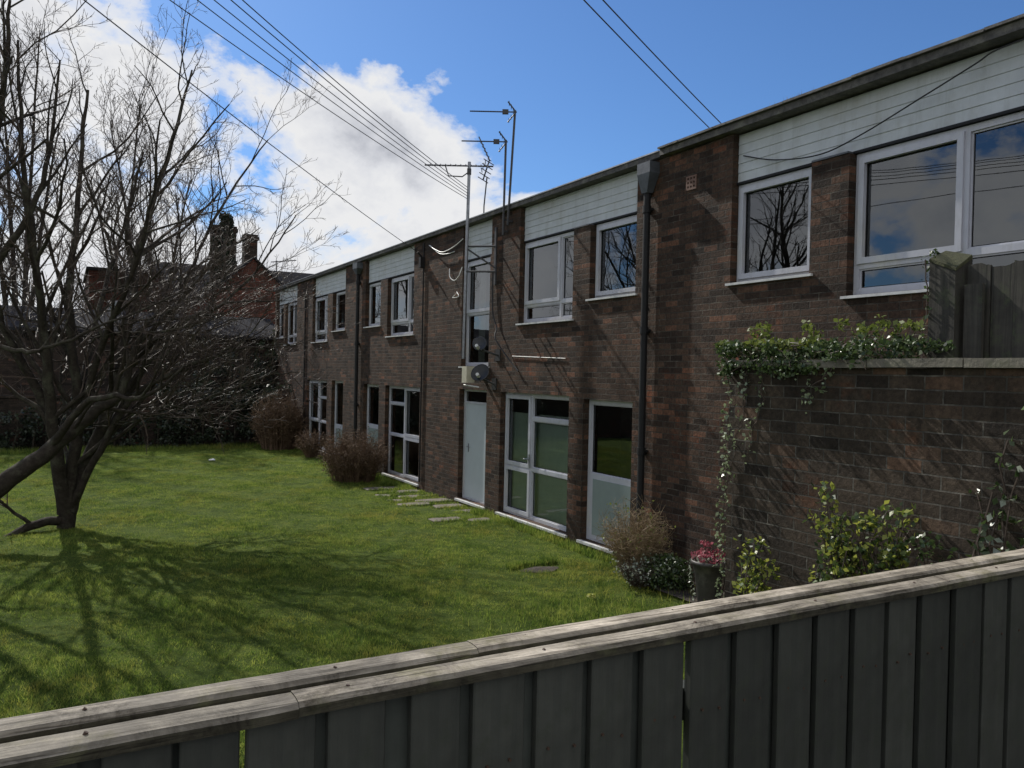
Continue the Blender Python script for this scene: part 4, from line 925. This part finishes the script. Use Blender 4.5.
# long whippy side branches, low on the right hand side
rw = random.Random(11)
for k in range(17):
    h = rw.uniform(1.5, 3.7); p = Vector((.25+rw.uniform(-.1, .5), 14+rw.uniform(-.5, .4), h)); L_ = rw.uniform(1.8, 3.4)*(1 if k % 4 else .8)
    d = (RT0*(1 if k % 8 else -1)+Vector((0, rw.uniform(-.7, .3), 0))).normalized(); q = [p]
    for i_ in range(1, 6): u_ = i_/5; q.append(p+d*L_*u_+Vector((rw.gauss(0, .05), rw.gauss(0, .05), (.35*u_-.25*u_*u_)*L_*.5+rw.gauss(0, .03)+.25*u_*u_*L_*rw.random())))
    stemsA.append((q, .016, .004))
tree('bare_tree', tuple(b0), 'bare tree on the lawn with several trunks fanning from one base', stemsA, 3, cfgA)
# leaning tree whose big limb enters from the lower left
cfgB = dict(cfgA); cfgB.update(t0=(.45, .2, .15, .2), n=(8, 7, 6, 4))
def a13(px, py, dy=0): return atY(px, py, 13.0+dy)
stemsB = [
    ([Vector((-1.9, 12.9, -.05)), a13(-60, 520), a13(0, 487), a13(50, 448, .1), a13(95, 412, .2), a13(122, 390, .2), a13(133, 355, .2), a13(147, 321, .2)], .20, .03),
    ([a13(-60, 520), a13(-70, 400, .2), a13(-40, 250, .3), a13(0, 120, .3), a13(10, 0, .2)], .14, .02),
    ([a13(50, 448, .1), a13(92, 400, -.5), a13(150, 395, -.9), a13(183, 367, -1.1)], .07, .014),
    ([a13(-66, 420, .2), a13(-20, 350, -.3), a13(22, 352, -.5), a13(52, 346, -.6), a13(110, 322, -.8), a13(190, 290, -.9)], .05, .010),
    ([a13(-40, 300, .3), a13(20, 230, -.2), a13(50, 150, -.3), a13(60, 60, -.3)], .07, .012),
    ([a13(-40, 340, .2), a13(-100, 220, .3), a13(-130, 80, .2)], .08, .02)]
tree('bare_tree', (-1.9, 12.9, -.05), 'leaning bare tree at the left frame edge with one thick limb rising diagonally in front', stemsB, 8, cfgB)
cfgC = dict(cfgA); cfgC.update(len=(3.0, 1.5, .75, .28), n=(12, 8, 6, 3), rmin=.008, up=(.3, .28, .25, .2))
def far_tree(px, py, Y, tops, seedv, label, cfg=cfgC):
    b = atY(px, py, Y); b.z = -.05; st_ = []
    for (tx, ty, dy) in tops:
        m1 = atY(px+(tx-px)*.25, py+(ty-py)*.35, Y+dy*.2); m2 = atY(px+(tx-px)*.6, py+(ty-py)*.7, Y+dy*.6)
        st_.append(([b, m1, m2, atY(tx, ty, Y+dy)], .16, .02))
    return tree('bare_tree', tuple(b), label, st_, seedv, cfg)
far_tree(20, 430, 37, [(0, 60, 0), (40, 30, 1), (60, 120, -1), (-30, 100, 0)], 21, 'tall bare tree behind the outbuilding at the far left')
far_tree(150, 430, 36, [(150, 140, 0), (110, 120, 1), (190, 180, -.6), (80, 160, .8)], 22, 'bare tree behind the outbuilding beside the red brick house')

# ------------------------------------------------------------------ things beyond the lawn
rh = thing('red_brick_house', (7, 38, 0), 'red brick house with steep gable, slate roof and two chimneys beyond the flats', 'house')
def gable_block(x0, x1, y0, y1, ze, zr, axis, name='wall', rname='roof', over=.25):
    mb = MB(); r_ = MB()
    if axis == 'y':      # ridge runs along Y, gable faces -Y
        xm = (x0+x1)/2 if not isinstance(axis, tuple) else axis[1]
        mb.add([(x0, y0, 0), (x1, y0, 0), (x1, y0, ze), (xm, y0, zr), (x0, y0, ze), (x0, y1, 0), (x1, y1, 0), (x1, y1, ze), (xm, y1, zr), (x0, y1, ze)],
               [(0, 1, 2, 3, 4), (9, 8, 7, 6, 5), (1, 6, 7, 2), (0, 4, 9, 5)])
        s_ = (zr-ze)/(x1-xm)
        for sg in (-1, 1):
            xe = xm+sg*(x1-xm+over); zz = zr-s_*(x1-xm+over)
            r_.add([(xm, y0-.12, zr+.02), (xm, y1, zr+.02), (xe, y1, zz+.02), (xe, y0-.12, zz+.02), (xm, y0-.12, zr+.12), (xm, y1, zr+.12), (xe, y1, zz+.12), (xe, y0-.12, zz+.12)],
                   [(0, 1, 2, 3), (4, 7, 6, 5), (0, 3, 7, 4), (3, 2, 6, 7), (1, 5, 6, 2), (0, 4, 5, 1)])
    else:
        ym = (y0+y1)/2
        mb.add([(x0, y0, 0), (x0, y1, 0), (x0, y1, ze), (x0, ym, zr), (x0, y0, ze), (x1, y0, 0), (x1, y1, 0), (x1, y1, ze), (x1, ym, zr), (x1, y0, ze)],
               [(0, 4, 3, 2, 1), (5, 6, 7, 8, 9), (0, 5, 9, 4), (1, 2, 7, 6)])
        s_ = (zr-ze)/(y1-ym)
        for sg in (-1, 1):
            yo = ym+sg*(y1-ym+over); zz = zr-s_*(y1-ym+over)
            r_.add([(x0-.1, ym, zr+.02), (x1+.1, ym, zr+.02), (x1+.1, yo, zz+.02), (x0-.1, yo, zz+.02), (x0-.1, ym, zr+.12), (x1+.1, ym, zr+.12), (x1+.1, yo, zz+.12), (x0-.1, yo, zz+.12)],
                   [(0, 1, 2, 3), (4, 7, 6, 5), (0, 3, 7, 4), (3, 2, 6, 7), (1, 5, 6, 2), (0, 4, 5, 1)])
    return mb, r_
w1, r1 = gable_block(3.7, 16, 39.5, 46, 5.2, 7.45, 'x'); w2, r2 = gable_block(4.6, 10.1, 37.2, 42.5, 4.9, 7.35, 'y')
w1.v = w1.v; wm_ = MB(); wm_.add(w1.v, w1.f); wm_.add(w2.v, w2.f); wm_.box(.9, 3.69, 37.6, 44, 0, 6.4)
wm_.build('wall', MT['red_brick'], rh, origin=(0, 0, 0)); rm = MB(); rm.add(r1.v, r1.f); rm.add(r2.v, r2.f); rm.box(.8, 3.72, 37.5, 44.1, 6.404, 6.52)
ro = rm.build('roof', MT['slate'], rh)
def chimney(x0, x1, y0, y1, z0, z1, pots=2):
    mb = MB().box(x0, x1, y0, y1, z0, z1-.25).box(x0-.06, x1+.06, y0-.06, y1+.06, z1-.25, z1-.10).box(x0-.02, x1+.02, y0-.02, y1+.02, z1-.10, z1)
    o = mb.build('chimney', MT['dark_brick'], ro, origin=(0, 0, 0))
    return o
chimney(5.65, 6.65, 37.5, 38.3, 5.8, 8.75); chimney(7.02, 7.58, 37.6, 38.2, 6.2, 8.5)
for (xa, za) in ((5.2, 2.6), (8.3, 2.6), (1.6, 3.9), (1.6, 1.2)):
    yy = 37.2 if xa > 4 else 37.6
    f = MB().box(xa, xa+.9, yy-.05, yy-.003, za, za+1.3).build('window', MT['upvc'], rh)
    MB().box(xa+.06, xa+.84, yy-.062, yy-.052, za+.06, za+1.24).build('pane', MT['glass_low'], f)
ci = thing('ivy', (6.1, 37.4, 5.5), 'dark ivy shrouding the larger chimney of the red brick house up to a point', 'ivy')
cp = [clump(520, (6.13+random.gauss(0, .12), 37.6, z), (.66*(1-(z-6.2)/4.6), .55, .32)) for z in np.linspace(6.0, 9.0, 17)]+[clump(120, (6.1, 37.7, 9.15), (.16, .16, .28))]
obj('foliage', leaves(np.concatenate(cp), .13), MT['dark_leaf'], ci)
MB().tube([(6.1, 37.42, 4.5), (6.2, 37.42, 6.5), (6.1, 37.42, 8.2)], .05, 6).build('stem', MT['bark'], ci)
# ridge TV aerial on the house
ha = thing('tv_aerial', (9.6, 42.7, 7.5), 'tiny aerial on the slate ridge of the red brick house', 'aerial', 'television aerials')
MB().tube([(9.6, 42.75, 7.4), (9.6, 42.75, 8.1)], .03, 5).build('mast', MT['alu'], ha); MB().tube([(9.3, 42.75, 8.0), (10.6, 42.75, 8.2)], .025, 5).build('boom', MT['alu'], ha)
ob = thing('outbuilding', (-2, 31, 0), 'long low dark brick outbuilding behind the trees at the end of the lawn', 'outbuilding')
om = MB().box(-14, 6.95, 30, 34.5, 0, 3.6); om.build('wall', MT['dark_brick'], ob, origin=(0, 0, 0))
orf = MB(); orf.add([(-14.1, 29.8, 3.55), (7.0, 29.8, 3.55), (7.0, 32.2, 4.35), (-14.1, 32.2, 4.35), (-14.1, 34.7, 3.55), (7.0, 34.7, 3.55), (-14.1, 29.8, 3.65), (7.0, 29.8, 3.65), (7.0, 32.2, 4.45), (-14.1, 32.2, 4.45), (-14.1, 34.7, 3.65), (7.0, 34.7, 3.65)],
    [(6, 7, 8, 9), (9, 8, 11, 10), (0, 1, 7, 6), (0, 3, 2, 1), (3, 4, 5, 2), (4, 10, 11, 5), (1, 2, 8, 7), (2, 5, 11, 8), (0, 6, 9, 3), (3, 9, 10, 4)]); orf.build('roof', MT['slate'], ob)
for xa in ():
    f = MB().box(xa, xa+.7, 29.94, 29.997, 1.7, 2.9).build('window', MT['upvc'], ob); MB().box(xa+.06, xa+.64, 29.93, 29.938, 1.77, 2.83).build('pane', MT['glass_low'], f)
bw_ = MB().box(-14, 7.0, 27.6, 27.8, 0, 1.5).box(-14, 7.0, 27.56, 27.84, 1.5, 1.57); tag(bw_.build('boundary_wall', MT['dark_brick'], origin=(0, 0, 0)), 'low dark brick boundary wall at the far end of the lawn', 'wall')
def hedge(x0, x1, y, ztop, n, label, mat='dark_leaf', size=.09, dy=.5):
    t = thing('hedge', ((x0+x1)/2, y, 0), label, 'hedge'); P_ = []
    for k in range(n):
        x = random.uniform(x0, x1); zt = ztop*(1+.18*math.sin(x*2.1)+.1*math.sin(x*5.3)); z = random.uniform(.05, 1)*zt
        P_.append(clump(38, (x, y+random.uniform(-dy, dy)*(1-.4*z/ztop), z), (.24, .22, .2)))
    obj('foliage', leaves(np.concatenate(P_), size), MT[mat], t); s_ = MB()
    x = x0
    while x < x1:
        q = [(x, y, -.05), (x+random.gauss(0, .1), y+random.gauss(0, .1), ztop*.5), (x+random.gauss(0, .2), y+random.gauss(0, .2), ztop*.9)]; s_.tube(q, [.03, .02, .01], 5); x += random.uniform(.25, .5)
    s_.build('stem', MT['bark'], t)
hedge(2.6, 6.6, 27.1, 1.9, 150, 'dark evergreen hedge across the far lawn edge beside the flats corner')
hedge(-4.5, 2.4, 27.15, 1.3, 160, 'lower dark hedge along the far lawn edge behind the tree trunks')
hedge(4.2, 6.7, 29.0, 3.3, 130, 'tall dark shrub mass in front of the outbuilding next to the flats corner')

# ------------------------------------------------------------------ light and sky
AZ, EL = R(-7.5), R(40)      # sun stands beyond the far end of the lawn, slightly left of the facade line
sd = bpy.data.lights.new('sun', 'SUN'); sd.energy = 4.9; sd.angle = R(.53); sd.color = (1, .95, .87)
so = bpy.data.objects.new('sun', sd); C.objects.link(so); so.location = (0, 0, 30)
dirv = Vector((math.sin(AZ)*math.cos(EL), math.cos(AZ)*math.cos(EL), math.sin(EL)))
so.rotation_euler = (-dirv).to_track_quat('-Z', 'Y').to_euler()
W = bpy.data.worlds.new('World'); S.world = W; W.use_nodes = True; N = W.node_tree.nodes; L = W.node_tree.links
bg = N['Background']; STR = .085; bg.inputs[1].default_value = STR
sky = N.new('ShaderNodeTexSky'); sky.sky_type = 'NISHITA'; sky.sun_disc = False; sky.sun_elevation = EL; sky.sun_rotation = AZ; sky.air_density = 1.0; sky.dust_density = .4; sky.ozone_density = 2.0
tc = N.new('ShaderNodeTexCoord'); dv = tc.outputs['Generated']
mp = N.new('ShaderNodeMapping'); mp.inputs['Scale'].default_value = (1, 1, 1.35); mp.inputs['Location'].default_value = (.35, .1, .2); L.new(dv, mp.inputs[0])
nA = noise(N, L, mp.outputs[0], 5.2, 14, .60, .15); nB = noise(N, L, mp.outputs[0], 7.5, 10, .6, .3)
# a cloud bank lies on one side of a great circle through the sky
ra, rb = ray(235, 0).normalized(), ray(455, 115).normalized(); nrm = ra.cross(rb).normalized()
if nrm.dot(ray(700, 60)) < 0: nrm = -nrm
dt = N.new('ShaderNodeVectorMath'); dt.operation = 'DOT_PRODUCT'; L.new(dv, dt.inputs[0]); dt.inputs[1].default_value = nrm
mr = N.new('ShaderNodeMapRange'); L.new(dt.outputs['Value'], mr.inputs[0]); mr.inputs[1].default_value = -.07; mr.inputs[2].default_value = .12; mr.inputs[3].default_value = .14; mr.inputs[4].default_value = -.30; mr.clamp = True
sx_ = N.new('ShaderNodeSeparateXYZ'); L.new(dv, sx_.inputs[0])
m2 = N.new('ShaderNodeMapRange'); L.new(sx_.outputs[1], m2.inputs[0]); m2.inputs[1].default_value = .25; m2.inputs[2].default_value = -.15; m2.inputs[3].default_value = 0; m2.inputs[4].default_value = .42; m2.clamp = True  # unseen cloud added behind the camera to whiten the fill light
s0_ = N.new('ShaderNodeMath'); s0_.operation = 'ADD'; L.new(mr.outputs[0], s0_.inputs[0]); L.new(m2.outputs[0], s0_.inputs[1])
s1_ = N.new('ShaderNodeMath'); s1_.operation = 'MINIMUM'; L.new(s0_.outputs[0], s1_.inputs[0]); s1_.inputs[1].default_value = .30
s2_ = N.new('ShaderNodeMath'); s2_.operation = 'MULTIPLY_ADD'; L.new(nB.outputs[0], s2_.inputs[0]); s2_.inputs[1].default_value = .35; s2_.inputs[2].default_value = -.175
s3_ = N.new('ShaderNodeMath'); s3_.operation = 'ADD'; L.new(nA.outputs[0], s3_.inputs[0]); L.new(s2_.outputs[0], s3_.inputs[1])
sm = N.new('ShaderNodeMath'); sm.operation = 'ADD'; L.new(s3_.outputs[0], sm.inputs[0]); L.new(s1_.outputs[0], sm.inputs[1])
mk = ramp(N, [(.49, (0, 0, 0)), (.54, (.7, .7, .7)), (.60, (1, 1, 1))]); L.new(sm.outputs[0], mk.inputs[0])
# cloud brightness: bright rims, grey bellies
sq = N.new('ShaderNodeMath'); sq.operation = 'MULTIPLY_ADD'; L.new(sm.outputs[0], sq.inputs[0]); sq.inputs[1].default_value = .85; sq.inputs[2].default_value = -.045
nC = noise(N, L, mp.outputs[0], 14, 10, .62, .2)
sh0 = N.new('ShaderNodeMath'); sh0.operation = 'MULTIPLY_ADD'; L.new(nC.outputs[0], sh0.inputs[0]); sh0.inputs[1].default_value = .28; L.new(sq.outputs[0], sh0.inputs[2])
sh = N.new('ShaderNodeMath'); sh.operation = 'MULTIPLY_ADD'; L.new(nB.outputs[0], sh.inputs[0]); sh.inputs[1].default_value = .22; L.new(sh0.outputs[0], sh.inputs[2])
K = 10
cr = ramp(N, [(.50, (.86, .92, 1)), (.58, (1, 1, 1)), (.72, (.98, .985, 1)), (.82, (.86, .875, .92)), (.92, (.66, .68, .74)), (1, (.46, .48, .54))]); L.new(sh.outputs[0], cr.inputs[0])
sc = N.new('ShaderNodeVectorMath'); sc.operation = 'SCALE'; sc.inputs[3].default_value = 10.0; L.new(cr.outputs[0], sc.inputs[0])
tint = mixc(N, L, sky.outputs[0], (.62, .92, 1.30), 1.0, 'MULTIPLY')
fin = mixc(N, L, tint, sc.outputs[0], mk.outputs[0]); L.new(fin, bg.inputs[0])

S.render.engine = 'CYCLES'
S.view_settings.view_transform = 'Standard'; S.view_settings.look = 'None'; S.view_settings.gamma = 1; S.view_settings.exposure = 0
S.render.resolution_x, S.render.resolution_y = 1024, 768
